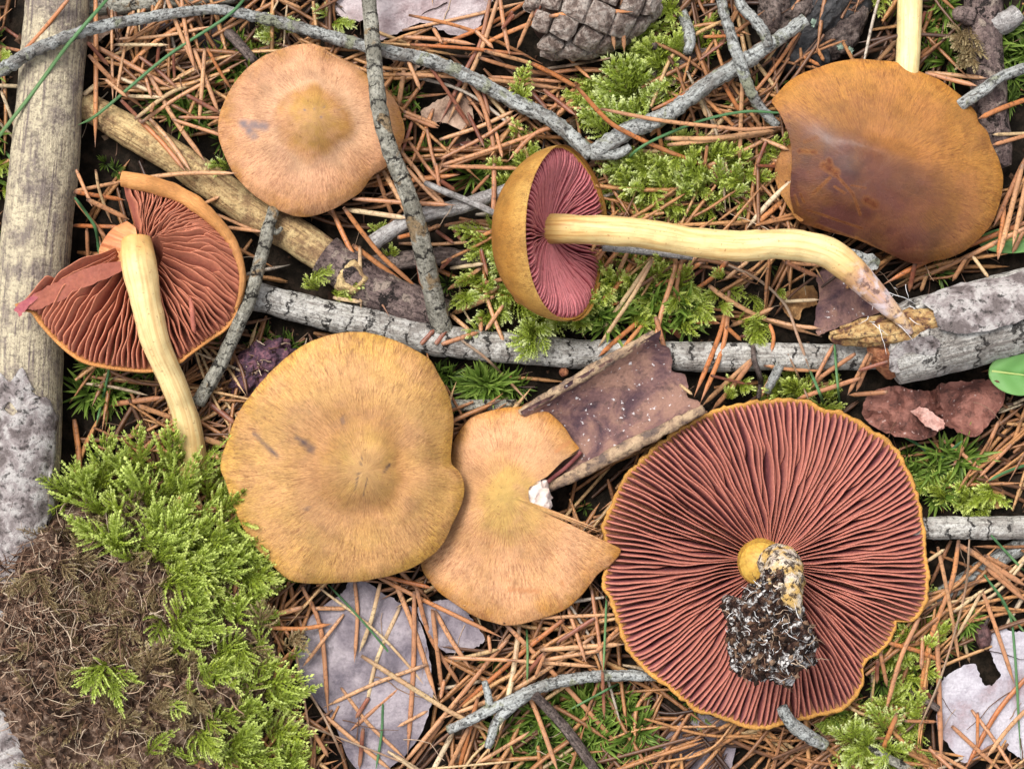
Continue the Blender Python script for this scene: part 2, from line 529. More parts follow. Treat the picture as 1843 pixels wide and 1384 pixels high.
M['leafgreen'] = moss_mat('green_leaf', sr(96, 150, 76), sr(118, 172, 94), sr(150, 194, 120))
M['crumb'] = tint_mat('soil_crumbs', [(0, sr(26, 18, 14)), (0.4, sr(60, 42, 32)), (0.7, sr(104, 78, 60)), (1.0, sr(150, 126, 104))])
M['root'] = tint_mat('root_fibre', [(0, sr(48, 32, 26)), (0.35, sr(104, 76, 60)), (0.7, sr(160, 130, 108)), (1.0, sr(202, 182, 158))])
M['rootmat'] = plain_mat('root_mat', sr(30, 21, 17), sr(86, 66, 54), 14, 0.95, 0.1, 12, sr(146, 124, 108))
M['mycel'] = plain_mat('white_mycelium', sr(206, 202, 200), sr(236, 234, 234), 10, 0.9, 0.1, 3)
_s = NT('mycelium_soil')
_n = _s.noise(9, detail=5, rough=0.7)
_c = _s.ramp(_n, [(0.40, sr(20, 13, 12)), (0.52, sr(58, 40, 34)), (0.66, sr(112, 86, 70))])
_w = _s.math('MULTIPLY', _s.ramp(_s.noise(26, detail=6, rough=0.72, dist=1.2), [(0.505, 0.0), (0.55, 1.0)]), _s.ramp(_s.noise(5, detail=3), [(0.38, 0.1), (0.5, 1.0)]))
_c = _s.mix(_w, _c, sr(218, 212, 208))
M['dirt'] = _s.fin(_c, 0.95, _s.bump(_s.math('ADD', _n, _w), 8, 0.9), 0.1)
M['purple_rot'] = plain_mat('purple_rot', sr(34, 24, 30), sr(78, 52, 66), 12, 0.7, 0.3, 10, sr(126, 84, 92))
M['bud'] = plain_mat('dark_bud', sr(48, 30, 30), sr(96, 66, 64), 10, 0.6, 0.3, 5)


# ================================================================ forest floor
def ground_h(x, y):
    """height of the bare floor, photo-like coordinates, pixel units"""
    far = np.clip((np.hypot((np.asarray(x) - CX) / 1500.0, (np.asarray(y) - CY) / 1300.0) - 1.0), 0, 8)
    return (34 * (fbm(np.asarray(x) / 150.0 + 9, np.asarray(y) / 150.0 + 4, 0, 3, 2) - 0.5)
            + 24 * (fbm(np.asarray(x) / 48.0, np.asarray(y) / 48.0, 0, 11, 2) - 0.5)
            + 120 * (fbm(np.asarray(x) / 3000.0, np.asarray(y) / 3000.0, 0, 21, 2) - 0.5) * np.clip(far, 0, 3) - 6)


def axis(lo, hi, step):
    core = np.arange(lo, hi + step, step)
    ext = []
    d, p = step, 0.0
    while p < 60000:
        d *= 1.35; p += d; ext.append(p)
    ext = np.array(ext)
    return np.concatenate([(lo - ext)[::-1], core, core[-1] + ext])


gx, gy = axis(-600, 2450, 9.0), axis(-600, 1990, 9.0)
GX, GY = np.meshgrid(gx, gy, indexing='ij')
gz = ground_h(GX, GY)
gV = np.stack([GX - CX, CY - GY, gz], -1).reshape(-1, 3)
gF = quads_grid(len(gx), len(gy))[:, ::-1]
gme = mesh_of('forest_floor', gV, np.ascontiguousarray(gF), M['ground'])
floor = tag(link('forest_floor', gme), 'dark humus of the forest floor under the litter', 'ground', kind='structure')

# ---------------------------------------------------------------- height field on which loose things come to rest
RES = 3.0
HX0, HY0 = -600.0, -600.0
NX, NY = int(3050 / RES), int(2590 / RES)
_hx, _hy = np.meshgrid(HX0 + np.arange(NX) * RES, HY0 + np.arange(NY) * RES, indexing='ij')
H = ground_h(_hx, _hy)
LM = np.zeros((NX, NY), np.int16)
LMN = {}


def cells(W):
    i = np.clip(((W[..., 0] + CX - HX0) / RES).round().astype(int), 0, NX - 1)
    j = np.clip(((CY - W[..., 1] - HY0) / RES).round().astype(int), 0, NY - 1)
    return i, j


def stamp(W, r, top=0.8, lm=0):
    """raise the height field along a world path W with radius r"""
    r = np.broadcast_to(np.asarray(r, float), (len(W),))
    for w, q in zip(W, r):
        k = int(math.ceil(q / RES))
        i, j = cells(w)
        a = slice(max(0, i - k), i + k + 1); b = slice(max(0, j - k), j + k + 1)
        d2 = (_hx[a, b] - (w[0] + CX)) ** 2 + (_hy[a, b] - (CY - w[1])) ** 2
        ins = d2 <= q * q
        zz = w[2] + np.sqrt(np.maximum(q * q - d2, 0)) * top
        H[a, b] = np.where(ins, np.maximum(H[a, b], zz), H[a, b])
        if lm: LM[a, b] = np.where(ins, lm, LM[a, b])


def in_poly(X, Y, P):
    P = np.asarray(P, float); c = np.zeros(X.shape, bool)
    x0, y0 = P[:, 0], P[:, 1]; x1, y1 = np.roll(x0, -1), np.roll(y0, -1)
    for a, b, d, e in zip(x0, y0, x1, y1):
        if b == e: continue
        c ^= ((b > Y) != (e > Y)) & (X < (d - a) * (Y - b) / (e - b) + a)
    return c


def stamp_poly(P, z, lm=0):
    W = PP([p[0] for p in P], [p[1] for p in P], z)
    Q = np.stack([W[:, 0] + CX, CY - W[:, 1]], -1)
    m = in_poly(_hx, _hy, Q)
    H[m] = np.maximum(H[m], z)
    if lm: LM[m] = lm


def landmark(name):
    k = len(LMN) + 1
    LMN[k] = name
    return k


def rest(pts, r, n=26):
    """lay a stiff thing along photo pixels on what is already there; returns the world path"""
    C = catmull(pts, n)
    z = np.zeros(n)
    s = np.concatenate([[0], np.cumsum(np.linalg.norm(np.diff(C, axis=0), axis=1))])
    for _ in range(3):
        W = PP(C[:, 0], C[:, 1], z)
        i, j = cells(W)
        h = H[i, j]
        mid = s[-1] / 2
        best = None
        lo, hi = np.where(s <= mid)[0], np.where(s >= mid)[0]
        A, B = np.meshgrid(lo, hi, indexing='ij')
        den = np.maximum(s[B] - s[A], 1e-6)
        val = np.where(B > A, h[A] + (h[B] - h[A]) * (mid - s[A]) / den, h[A])
        k = np.argmax(val)
        a, b = A.ravel()[k], B.ravel()[k]
        sl = (h[b] - h[a]) / max(s[b] - s[a], 1e-6) if b > a else 0.0
        sl = float(np.clip(sl, -0.45, 0.45))
        z0 = float(np.max(h - sl * s))
        z = z0 + sl * s + r
    return PP(C[:, 0], C[:, 1], z)


def drape(pts, r, n=60, win=9):
    """lay a limp or long thing: smoothed upper envelope of what is below"""
    C = catmull(pts, n)
    z = np.zeros(n)
    for _ in range(3):
        W = PP(C[:, 0], C[:, 1], z)
        i, j = cells(W)
        h = H[i, j]
        pad = np.pad(h, win, mode='edge')
        mx = np.max([pad[k:k + n] for k in range(2 * win + 1)], 0)
        pm = np.pad(mx, win, mode='edge')
        ker = np.hanning(2 * win + 3)[1:-1]; ker /= ker.sum()
        z = np.convolve(pm, ker, 'valid') + np.asarray(r)
    return PP(C[:, 0], C[:, 1], z)


# ================================================================ logs, branches and twigs
def wood(name, pts, radii, mat, label, cat, group=None, amp=0.12, ns=26, m=18, seed=0, lm=None, z=None, rests=None, ridges=None,
         fibL=40, fibF=None, flat=1.0, stp=True):
    """pts with z as third value are fixed; otherwise the thing is draped on the ground"""
    r = np.interp(np.linspace(0, 1, 60), np.linspace(0, 1, len(radii)), radii)
    if len(pts[0]) == 3:
        P3 = catmull(pts, 60)
        W = PP(P3[:, 0], P3[:, 1], P3[:, 2])
    else:
        W = drape(pts, r * 0.8)
    V, F, A = tube(W, r, n=max(24, int(np.linalg.norm(np.diff(W, axis=0), axis=1).sum() / 4)), m=m, amp=amp, ns=ns, seed=seed,
                   flat=flat, fibF=fibF or max(3.0, r.mean() / 5.0), fibL=fibL, ridges=ridges)
    base = np.array([W[:, 0].mean(), W[:, 1].mean(), V[:, 2].min()])
    o = solo(name, V, F, mat, label, cat, group, attrs=A)
    o['_b'] = [V[:, 0].mean(), V[:, 1].mean(), V[:, 2].min()]
    if stp: stamp(W, r, 0.95, landmark(lm) if lm else 0)
    return o


def stub(parent, pts, radii, mat, name='side_stub', seed=0, amp=0.2, m=10):
    P3 = np.asarray(pts, float)
    V, F, A = tube(PP(P3[:, 0], P3[:, 1], P3[:, 2]), radii, m=m, amp=amp, ns=14, seed=seed, fibF=3, n=14)
    return part(name, V, F, mat, parent, A)


def sheet(outline, zf, thick, mat, name, parent=None, label=None, cat='bark', group=None, step=14, jag=3.0, seed=0, lm=None, stp=True):
    """thin warped flake with its own outline; zf(x,y) gives the height of its underside"""
    P = catmull(outline, len(outline) * 7, True)
    j = np.stack([vn(np.arange(len(P)) * 0.9, 0.5, 0, seed), vn(np.arange(len(P)) * 0.9, 7.5, 0, seed)], -1) - 0.5
    P = P + j * jag * 2
    lo, hi = P.min(0), P.max(0)
    X, Y = np.meshgrid(np.arange(lo[0], hi[0], step), np.arange(lo[1], hi[1], step), indexing='ij')
    X = X + (rng.random(X.shape) - .5) * step * .5; Y = Y + (rng.random(Y.shape) - .5) * step * .5
    ins = in_poly(X, Y, P)
    I = np.stack([X[ins], Y[ins]], -1)
    if len(I):
        d = np.min(np.linalg.norm(I[:, None] - P[None], axis=2), 1)
        I = I[d > step * 0.45]
    n = len(P)
    pts = [Vector(p) for p in P] + [Vector(p) for p in I]
    vs, es, fs, ov, _, _ = mgeo.delaunay_2d_cdt(pts, [(i, (i + 1) % n) for i in range(n)], [list(range(n))], 1, 1e-5)
    Q = np.array([(v.x, v.y) for v in vs])
    z = zf(Q[:, 0], Q[:, 1])
    bot = PP(Q[:, 0], Q[:, 1], z); top = PP(Q[:, 0], Q[:, 1], z + thick)
    k = len(Q)
    tri = []
    for f in fs:
        a, b, c = f[:3]
        cr = (Q[b, 0] - Q[a, 0]) * (Q[c, 1] - Q[a, 1]) - (Q[b, 1] - Q[a, 1]) * (Q[c, 0] - Q[a, 0])
        tri.append((a, b, c) if cr < 0 else (a, c, b))
    cnt = {}
    for a, b, c in tri:
        for e in ((a, b), (b, c), (c, a)): cnt[e] = 1
    F = [tuple(v + k for v in t) for t in tri] + [t[::-1] for t in tri]
    for (a, b) in list(cnt):
        if (b, a) not in cnt: F.append((a, b, b + k, a + k)[::-1])
    V = np.vstack([bot, top])
    if lm is not None or stp:
        stamp_poly(outline, float(np.mean(z) + thick), landmark(lm) if lm else 0)
    if parent is not None:
        return part(name, V, F, mat, parent, smooth=False)
    o = solo(name, V, F, mat, label, cat, group, smooth=False)
    o['_b'] = [V[:, 0].mean(), V[:, 1].mean(), V[:, 2].min()]
    return o


def warp(z0, a=6, px=60, seed=0, gx=0.0, gy=0.0, cx=0, cy=0, curl=0.0, R=100.0):
    def f(x, y):
        z = z0 + a * 2 * (fbm(np.asarray(x) / px, np.asarray(y) / px, 0, seed, 2) - 0.5) + gx * (x - cx) + gy * (y - cy)
        if curl:
            z = z + curl * ((x - cx) ** 2 + (y - cy) ** 2) / R ** 2
        return z
    return f


# masks that random litter keeps clear of
KEEP = []

# big pale log on the left
log = wood('fallen_log', [(106, -300, 62), (104, -20, 62), (92, 140, 62), (80, 290, 62), (62, 470, 60), (50, 640, 60), (48, 820, 58), (36, 1010, 52), (26, 1180, 48), (22, 1390, 48), (16, 1600, 48)],
           [54, 55, 56, 59, 60, 62, 58, 56, 56, 58, 58], M['log'], 'thick barkless pale log mottled grey beside the torn mushroom', 'log',
           amp=0.05, ns=60, m=40, seed=3, lm='across the thick pale log', fibL=90, fibF=16)
KEEP.append(([(106, -300), (80, 290), (50, 640), (36, 1010), (16, 1600)], 66))


def bark_sleeve(parent, y0, y1, a0, a1, name, seed, mat, off=5.0):
    """bark left on the log: a partial sleeve with a torn outline"""
    pts = np.array([(62, 470, 60), (50, 640, 60), (48, 820, 58), (36, 1010, 52), (26, 1180, 48), (22, 1390, 48), (16, 1600, 48)], float)
    C = catmull(pts, 240)
    yy = np.linspace(y0, y1, 40)
    cx = np.interp(yy, C[:, 1], C[:, 0]); cz = np.interp(yy, C[:, 1], C[:, 2])
    ph = np.linspace(0, 1, 26)
    e0 = (vn(ph * 6, 0.3, 0, seed) - 0.5) * 70; e1 = (vn(ph * 6, 5.3, 0, seed) - 0.5) * 60
    s = np.linspace(0, 1, 40)
    Yg = (y0 + e0)[None] * (1 - s)[:, None] + (y1 + e1)[None] * s[:, None]
    ja = (vn(s * 9, 1.7, 0, seed + 3) - 0.5) * 0.5
    ang = np.radians(a0) + (np.radians(a1 - a0)) * ph[None] + ja[:, None] * (np.abs(ph - 0.5)[None] > 0.44)
    CXg = np.interp(Yg, C[:, 1], C[:, 0]); CZg = np.interp(Yg, C[:, 1], C[:, 2])
    nz = fbm(ang * 3, Yg / 40.0, 0, seed, 3)
    out = []
    for r in (57.0, 60.0 + off):
        R = r + (nz - 0.5) * 7 * (r > 58)
        f = 1 - CZg / HC
        x = (CXg - CX) * f + np.cos(ang) * R
        out.append(np.stack([x, -(Yg - CY) * f, CZg + np.sin(ang) * R], -1))
    V = np.vstack([out[0].reshape(-1, 3), out[1].reshape(-1, 3)])
    k = 40 * 26
    q = quads_grid(40, 26)
    F = (q + k).tolist() + q[:, ::-1].tolist()
    rim = [i for i in range(26)] + [i * 26 + 25 for i in range(1, 40)] + [39 * 26 + i for i in range(24, -1, -1)] + [i * 26 for i in range(38, 0, -1)]
    for a, b in zip(rim, rim[1:] + rim[:1]): F.append((a, b, b + k, a + k))
    return part(name, V, F, mat, parent)


bark_sleeve(log, 668, 742, 62, 178, 'bark_patch', 5, M['logbark'])
bark_sleeve(log, 730, 1130, 20, 172, 'bark_patch', 9, M['logbark'])
bark_sleeve(log, 1225, 1480, 25, 165, 'bark_patch', 14, M['logbark'], 7)

# straw-coloured branch under the pale cap, ending in dark bark
br = wood('fallen_branch', [(150, 188, 26), (240, 240, 28), (340, 300, 28), (440, 372, 28), (530, 425, 28), (600, 470, 28)],
          [25, 29, 30, 31, 32, 31], M['straw_wood'], 'straw coloured barkless branch running under the pale pinkish cap', 'branch',
          amp=0.09, ns=40, m=26, seed=5, lm='across the straw coloured branch', fibL=70, fibF=8)
KEEP.append(([(150, 188), (340, 300), (530, 425), (790, 565)], 36))
P3 = np.array([(585, 458, 29), (650, 505, 30), (720, 540, 30), (800, 572, 30)], float)
V, F, A = tube(PP(P3[:, 0], P3[:, 1], P3[:, 2]), [36, 40, 37, 33], m=24, amp=0.16, ns=24, seed=8, fibF=7)
bb = part('bark_sleeve', V, F, M['purple_bark'], br, A)
kr, kp = np.meshgrid(np.array([30, 25, 23, 20, 17, 12, 8, 5, 1.0]), np.linspace(0, 2 * np.pi, 26, endpoint=False), indexing='ij')
kz = np.interp(kr, [0, 5, 8, 12, 17, 20, 23, 25, 30], [44, 46, 52, 64, 71, 72, 70, 66, 46])
kr = kr * (1 + 0.6 * (fbm(np.cos(kp) * 1.6 + 5, np.sin(kp) * 2 + 5, 0, 6, 2) - .5))
kV = PP(634 + kr * np.cos(kp), 500 + kr * np.sin(kp) * 1.1, kz).reshape(-1, 3)
part('knot', kV, quads_grid(9, 26, True).tolist(), M['straw_wood'], br, {'fib': kV / 5.0})

# pale lichened branch across the middle
wb = wood('fallen_branch', [(462, 533, 34), (560, 560, 34), (680, 588, 34), (780, 610, 34), (900, 626, 34), (1060, 638, 34), (1240, 642, 34), (1400, 642, 32), (1560, 642, 30), (1640, 644, 28)],
          [25, 27, 30, 30, 27, 27, 27, 25, 23, 22], M['white_bark'], 'pale lichen covered branch with dark cracks running across the middle', 'branch',
          amp=0.13, ns=30, m=28, seed=12, lm='across the pale cracked branch', fibL=36, fibF=8)
KEEP.append(([(462, 533), (680, 588), (900, 626), (1240, 642), (1640, 644)], 30))

# broken log on the right
rl = wood('broken_log', [(1596, 634, 72), (1650, 612, 74), (1730, 590, 76), (1830, 566, 78), (1990, 530, 80), (2160, 490, 80)],
          [60, 70, 73, 74, 76, 76], M['white_bark'], 'thick broken grey log with peeling bark beside the shiny brown cap', 'log',
          amp=0.09, ns=60, m=40, seed=21, lm='across the broken grey log', fibL=80, fibF=16)
KEEP.append(([(1500, 600), (1650, 612), (1830, 566), (2160, 490)], 80))
sp = PP([1700, 1640, 1570, 1512, 1492], [592, 594, 600, 608, 606], [108, 112, 98, 78, 70])
V, F, A = tube(sp, [34, 36, 26, 13, 4], m=18, amp=0.3, ns=18, seed=4, flat=0.7, fibF=4)
spl = part('splintered_end', V, F, M['rotten'], rl, A)
for k_, (y0, y1, x1, zz_, r_) in enumerate(((566, 590, 1512, 128, 9), (576, 600, 1494, 134, 10), (588, 608, 1500, 138, 11), (600, 616, 1530, 134, 10), (610, 622, 1548, 124, 9), (582, 596, 1540, 142, 8), (570, 584, 1560, 136, 8), (604, 608, 1516, 120, 8))):
    V, F, A = tube(PP([1704, 1636, 1570, x1], [y0 - 8, y0 + 2, (y0 + y1) / 2, y1], [zz_ + 2, zz_ + 2, zz_ - 10, zz_ - 48]), [r_ * .8, r_ * 1.2, r_, r_ * .3], m=8, amp=0.35, ns=9, seed=60 + k_, flat=0.7, fibF=3)
    part('splinter', V, F, M['rotten'], spl, A)
V, F, A = tube(PP([1584, 1590, 1606], [606, 638, 670], [92, 92, 70]), [20, 24, 17], m=14, amp=0.3, ns=14, seed=6, fibF=3)
part('split_face', V, F, M['split'], rl, A)
sheet([(1603, 668), (1605, 630), (1640, 610), (1682, 606), (1690, 625), (1660, 650), (1625, 668)], warp(126, 5, 30, 3, gx=0.12, gy=-0.55, cx=1640, cy=640), 9, M['logbark'], 'bark_plate', rl, seed=4, stp=False)
sheet([(1660, 540), (1720, 512), (1800, 500), (1860, 490), (1860, 560), (1800, 590), (1730, 600), (1690, 590), (1680, 560)],
      lambda x, y: 84 + 69 * np.sqrt(np.clip(1 - ((y - (590 - (x - 1730) * 0.24) - 2) / 84.0) ** 2, 0.02, 1)), 8, M['logbark'], 'bark_plate', rl, seed=8, stp=False)

# silvery stick, dark stick
wood('fallen_stick', [(668, 440, 66), (700, 418, 68), (760, 388, 66), (840, 368, 60), (925, 338, 52)], [15, 13, 14, 13, 12], M['silver'],
     'silvery bare stick reaching under the dome shaped cap', 'stick', amp=0.16, ns=16, m=16, seed=31, lm='across the silvery stick')
wood('fallen_stick', [(648, 482, 30), (720, 470, 30), (800, 462, 30), (872, 470, 28), (930, 480, 22)], [17, 17, 16, 14, 12], M['dark_bark'],
     'dark rough stick behind the silvery stick', 'stick', amp=0.22, ns=16, m=16, seed=33)
wood('fallen_stick', [(800, 728, 34), (860, 730, 34), (930, 728, 34)], [10, 11, 10], M['greytwig'], 'thin grey stick half hidden between two tan caps', 'stick', seed=35)
wood('fallen_branch', [(1640, 952, 46), (1700, 950, 46), (1780, 950, 46), (1860, 948, 46), (2040, 940, 40)], [20, 20, 20, 21, 20], M['white_bark'],
     'pale cracked branch sticking out from the upturned red gilled mushroom', 'branch', amp=0.12, ns=26, m=22, seed=41, lm='across the pale branch by the red gills', fibL=36)
KEEP.append(([(1640, 952), (2040, 940)], 24))
wood('fallen_branch', [(1640, 1100, 20), (1720, 1056, 22), (1790, 1010, 22), (1850, 975, 22), (1980, 900, 18)], [15, 16, 16, 15, 14], M['lichen'],
     'lichen grey branch slanting under the pale cracked branch', 'branch', amp=0.16, ns=20, m=16, seed=43)
pb = wood('fallen_branch', [(1768, -260, 34), (1770, -10, 34), (1768, 60, 34), (1776, 140, 34), (1790, 240, 30), (1796, 300, 24)], [32, 33, 36, 32, 29, 24], M['purple_bark'],
          'purplish grey branch with a sawn knob beside the yellow stem', 'branch', amp=0.12, ns=34, m=24, seed=45, fibL=50)
KEEP.append(([(1768, -260), (1796, 300)], 36))
stub(pb, [(1780, 48, 46), (1808, 40, 50), (1832, 24, 52)], [22, 20, 17], M['silver'], 'side_knob', 3)
stub(pb, [(1745, 30, 56), (1730, 26, 66), (1724, 26, 76)], [18, 15, 11], M['purple_bark'], 'cut_stub', 5)
wood('twig', [(1726, 192, 78), (1770, 162, 82), (1800, 140, 80), (1850, 122, 70), (1960, 96, 50)], [11, 11, 10, 10, 9], M['lichen'],
     'lichen grey twig crossing the purplish branch', 'twig', amp=0.2, ns=12, m=14, seed=47)


# ================================================================ bark flakes and other flat litter (lower ones first)
z2 = zc(560, 0, 3.413)
sheet(z2([(150, -60), (158, 80), (230, 120), (300, 135), (350, 130), (410, 245), (490, 225), (560, 190), (650, 145), (720, 150), (800, 190), (900, 222), (1010, 195), (1065, 80), (1062, -60)]),
      warp(26, 5, 70, 2, gy=-0.05, cy=40), 6, M['flake_pink'], 'bark_flake', label='broad pinkish grey bark flake between lichened twig and pine cone', lm='on the broad pinkish bark flake', seed=2)
sheet(z2([(490, 250), (560, 230), (640, 215), (690, 330), (660, 420), (600, 430), (500, 380)]), warp(14, 4, 40, 5), 5, M['flake_tan'], 'bark_flake',
      label='small tan bark flake under the lichened twig beside pale cap', seed=5)
z1 = zc(680, 0, 4.324)
sheet(z1([(330, 880), (430, 800), (560, 740), (700, 690), (730, 800), (740, 960), (640, 1010), (520, 960), (420, 950)]), warp(12, 4, 40, 7), 6, M['flake_tan'], 'bark_flake',
      label='tan bark flake under crossed needles between pale cap and dome cap', seed=7, lm='on the tan bark flake')
sheet(z1([(560, 1150), (700, 1100), (780, 1130), (760, 1240), (640, 1290), (560, 1250)]), warp(6, 4, 40, 9), 6, M['red_bark'], 'bark_flake',
      label='small reddish bark flake low among needles left of dome cap', seed=9)
zb = zc(480, 980, 2.88)
sheet(zb([(150, 560), (200, 400), (330, 290), (400, 240), (430, 190), (520, 195), (600, 250), (680, 290), (760, 335), (800, 420), (840, 560), (860, 760), (810, 960), (720, 1090), (560, 1200), (430, 1120), (330, 900), (200, 760)]),
      warp(20, 7, 90, 12, gx=0.02, cx=650), 7, M['flake_grey'], 'bark_flake', label='large blue grey bark flake under needles beside the moss clump', lm='on the large blue grey bark flake', seed=12, step=18)
sheet(zb([(780, 330), (900, 290), (1000, 310), (1090, 420), (1125, 500), (1040, 545), (930, 560), (850, 470)]), warp(26, 5, 60, 15), 6, M['flake_grey'], 'bark_flake',
      label='smaller blue grey bark flake tucked under the notched cap', seed=15, lm='on the smaller blue grey bark flake')
sheet(zb([(60, 960), (150, 920), (230, 960), (250, 1080), (180, 1200), (60, 1220), (20, 1100)]), warp(14, 5, 50, 16), 6, M['dead_leaf'], 'dead_leaf',
      label='orange brown dead leaf half under the moss clump', cat='leaf', seed=16)
z6 = zc(1560, 960, 3.265)
sheet(z6([(420, 1010), (440, 880), (500, 815), (620, 762), (660, 820), (690, 885), (730, 890), (785, 835), (760, 780), (725, 690), (735, 600), (790, 545), (850, 575), (924, 570), (1080, 590), (1120, 900), (1060, 1300), (924, 1325), (840, 1275), (760, 1240), (690, 1265), (620, 1330), (560, 1340), (480, 1240), (415, 1140)]),
      warp(22, 6, 80, 18, gx=-0.02, cx=1780), 6, M['flake_white'], 'bark_flake', label='pale lilac bark flake with a deep notch beside dark bud', lm='on the pale lilac bark flake', seed=18, step=16)
sheet([(1140, 1400), (1165, 1350), (1205, 1318), (1239, 1278), (1275, 1287), (1335, 1300), (1322, 1350), (1300, 1430), (1200, 1450)], warp(10, 5, 50, 20), 6, M['flake_grey'], 'bark_flake',
      label='dusky grey bark flake sticking out below the red gills', seed=20)
zr2 = zc(1060, 0, 4.324)
sheet(zr2([(520, 560), (640, 500), (760, 470), (860, 440), (820, 520), (720, 600), (620, 690), (540, 780), (470, 850), (410, 820), (500, 680)]), warp(26, 6, 40, 22, gx=0.1, cx=1190), 6, M['flake_tan'], 'bark_strip',
      label='torn tan bark strip beside bright moss below pine cone', seed=22)
sheet(zr2([(600, 540), (760, 440), (900, 370), (1000, 345), (960, 400), (800, 480), (640, 570)]), warp(40, 4, 40, 24, gx=0.1, cx=1240), 6, M['dark_bark'], 'bark_strip',
      label='dark grey bark strip on top of the tan strip', seed=24)
z5 = zc(120, 0, 4.324)
sheet(z5([(1010, 340), (1060, 250), (1180, 200), (1260, 290), (1250, 450), (1150, 560), (1050, 520)]), warp(8, 5, 40, 26), 6, M['flake_dark'], 'bark_flake',
      label='dark violet bark flake in shade beside the pale cap', seed=26)
sheet(z5([(160, 110), (300, 90), (420, 120), (470, 190), (330, 260), (250, 330), (160, 330)]), warp(16, 4, 40, 28), 6, M['flake_tan'], 'bark_flake',
      label='tan bark flake touching the thick pale log under needles', seed=28)
sheet(z5([(520, 230), (580, 150), (720, 120), (790, 170), (700, 270), (600, 280)]), warp(12, 4, 40, 30), 6, M['flake_grey'], 'bark_flake',
      label='small grey bark flake under the long lichened twig', seed=30)
zg = zc(1300, 380, 2.884)
sheet(zg([(490, 330), (560, 300), (640, 320), (760, 380), (850, 430), (820, 520), (700, 560), (560, 620), (495, 640), (480, 560), (500, 430)]), warp(44, 7, 50, 32, gx=0.14, cx=1520), 8, M['inner_bark'], 'bark_flake',
      label='dark purplish bark piece under the root end of the long stem', seed=32, lm=None)
sheet(zg([(300, 470), (330, 420), (440, 388), (485, 405), (490, 480), (420, 510), (400, 560), (330, 540)]), warp(12, 4, 30, 34), 4, M['dead_leaf'], 'dead_leaf',
      label='brown dead leaf fragment below the long pale stem', cat='leaf', seed=34)
rb = sheet(zg([(745, 1090), (730, 1010), (770, 950), (880, 905), (1000, 930), (1090, 930), (1140, 895), (1240, 885), (1340, 875), (1430, 882), (1472, 950), (1440, 1030), (1390, 1100), (1310, 1170), (1220, 1145), (1150, 1120), (1060, 1185), (900, 1165)]),
           lambda x, y: 20 + 34 * np.sin((x - 1560) / 48.0) ** 2 * (x < 1700) + 34 * (((x - 1745) / 60.0) ** 2 + ((y - 738) / 46.0) ** 2) * (x > 1690) + 34 * (fbm(x / 26, y / 26, 0, 36, 3) - .5), 8, M['red_bark'], 'torn_bark',
           label='curled red brown bark scrap beside the round green leaf', seed=36, step=7, lm='on the red brown bark scrap')
sheet(zg([(950, 1000), (1020, 1010), (1100, 1050), (1155, 1100), (1130, 1135), (1070, 1125), (1020, 1080)]), warp(66, 6, 30, 38, gy=0.3, cy=750), 5, M['pink_in'], 'torn_flap', rb, seed=38, step=9, stp=False)
zq = zc(1600, 840, 2.543)
sheet(zq([(405, 40), (450, 50), (505, 70), (535, 155), (490, 190), (440, 140), (415, 110)]), warp(26, 6, 30, 40, gx=0.2, cx=1785), 4, M['dead_leaf'], 'dead_leaf',
      label='small curled brown leaf above the pale cracked branch end', cat='leaf', seed=40, step=9)
sheet([(1488, 432), (1510, 438), (1545, 452), (1580, 462), (1578, 484), (1545, 482), (1508, 474), (1480, 462)], warp(60, 8, 16, 42), 6, M['lichen'], 'lichen_flake',
      label='crinkled grey green lichen flake beneath the shiny brown cap', cat='lichen', seed=42, step=7, stp=False)

# trough-shaped bark plate in the middle
c0, c1, c2, c3 = [np.array(p, float) for p in ((938, 742), (1178, 600), (1268, 738), (972, 888))]
nu, nv = 46, 30
u = np.linspace(0, 1, nu)[:, None]; v = np.linspace(0, 1, nv)[None]
ug = u + (vn(np.linspace(0, 9, nv), 0.3, 0, 5)[None] - 0.5) * 0.10 * np.where(u > 0.5, (u - .5) * 2, 0) + (vn(np.linspace(0, 9, nv), 4.3, 0, 5)[None] - 0.5) * 0.05 * np.where(u < 0.5, (.5 - u) * 2, 0)
vg = v + (vn(np.linspace(0, 8, nu), 9.3, 0, 6)[:, None] - .5) * 0.05
px = ((1 - ug) * (1 - vg))[..., None] * c0 + (ug * (1 - vg))[..., None] * c1 + (ug * vg)[..., None] * c2 + ((1 - ug) * vg)[..., None] * c3
zz = 30 + 30 * ug + 34 * np.abs(2 * vg - 1) ** 2.6 + 9 * np.exp(-((vg - 0.04) / 0.05) ** 2) + 6 * (fbm(ug * 9, vg * 3, 0, 8, 3) - .5)
bot = PP(px[..., 0], px[..., 1], zz).reshape(-1, 3); top = PP(px[..., 0], px[..., 1], zz + 10 + 4 * fbm(ug * 30, vg * 6, 0, 3, 2)).reshape(-1, 3)
q = quads_grid(nu, nv); k = nu * nv
rim = list(range(nv)) + [i * nv + nv - 1 for i in range(1, nu)] + [(nu - 1) * nv + i for i in range(nv - 2, -1, -1)] + [i * nv for i in range(nu - 2, 0, -1)]
F = (q + k)[:, ::-1].tolist() + q.tolist() + [(a, b, b + k, a + k) for a, b in zip(rim, rim[1:] + rim[:1])]
V = np.vstack([bot, top])
bp = thing('bark_plate', (V[:, 0].mean(), V[:, 1].mean(), V[:, 2].min()), 'trough shaped purple brown bark plate between notched cap and red gills', 'bark')
part('plate', V, F, M['inner_bark'], bp)
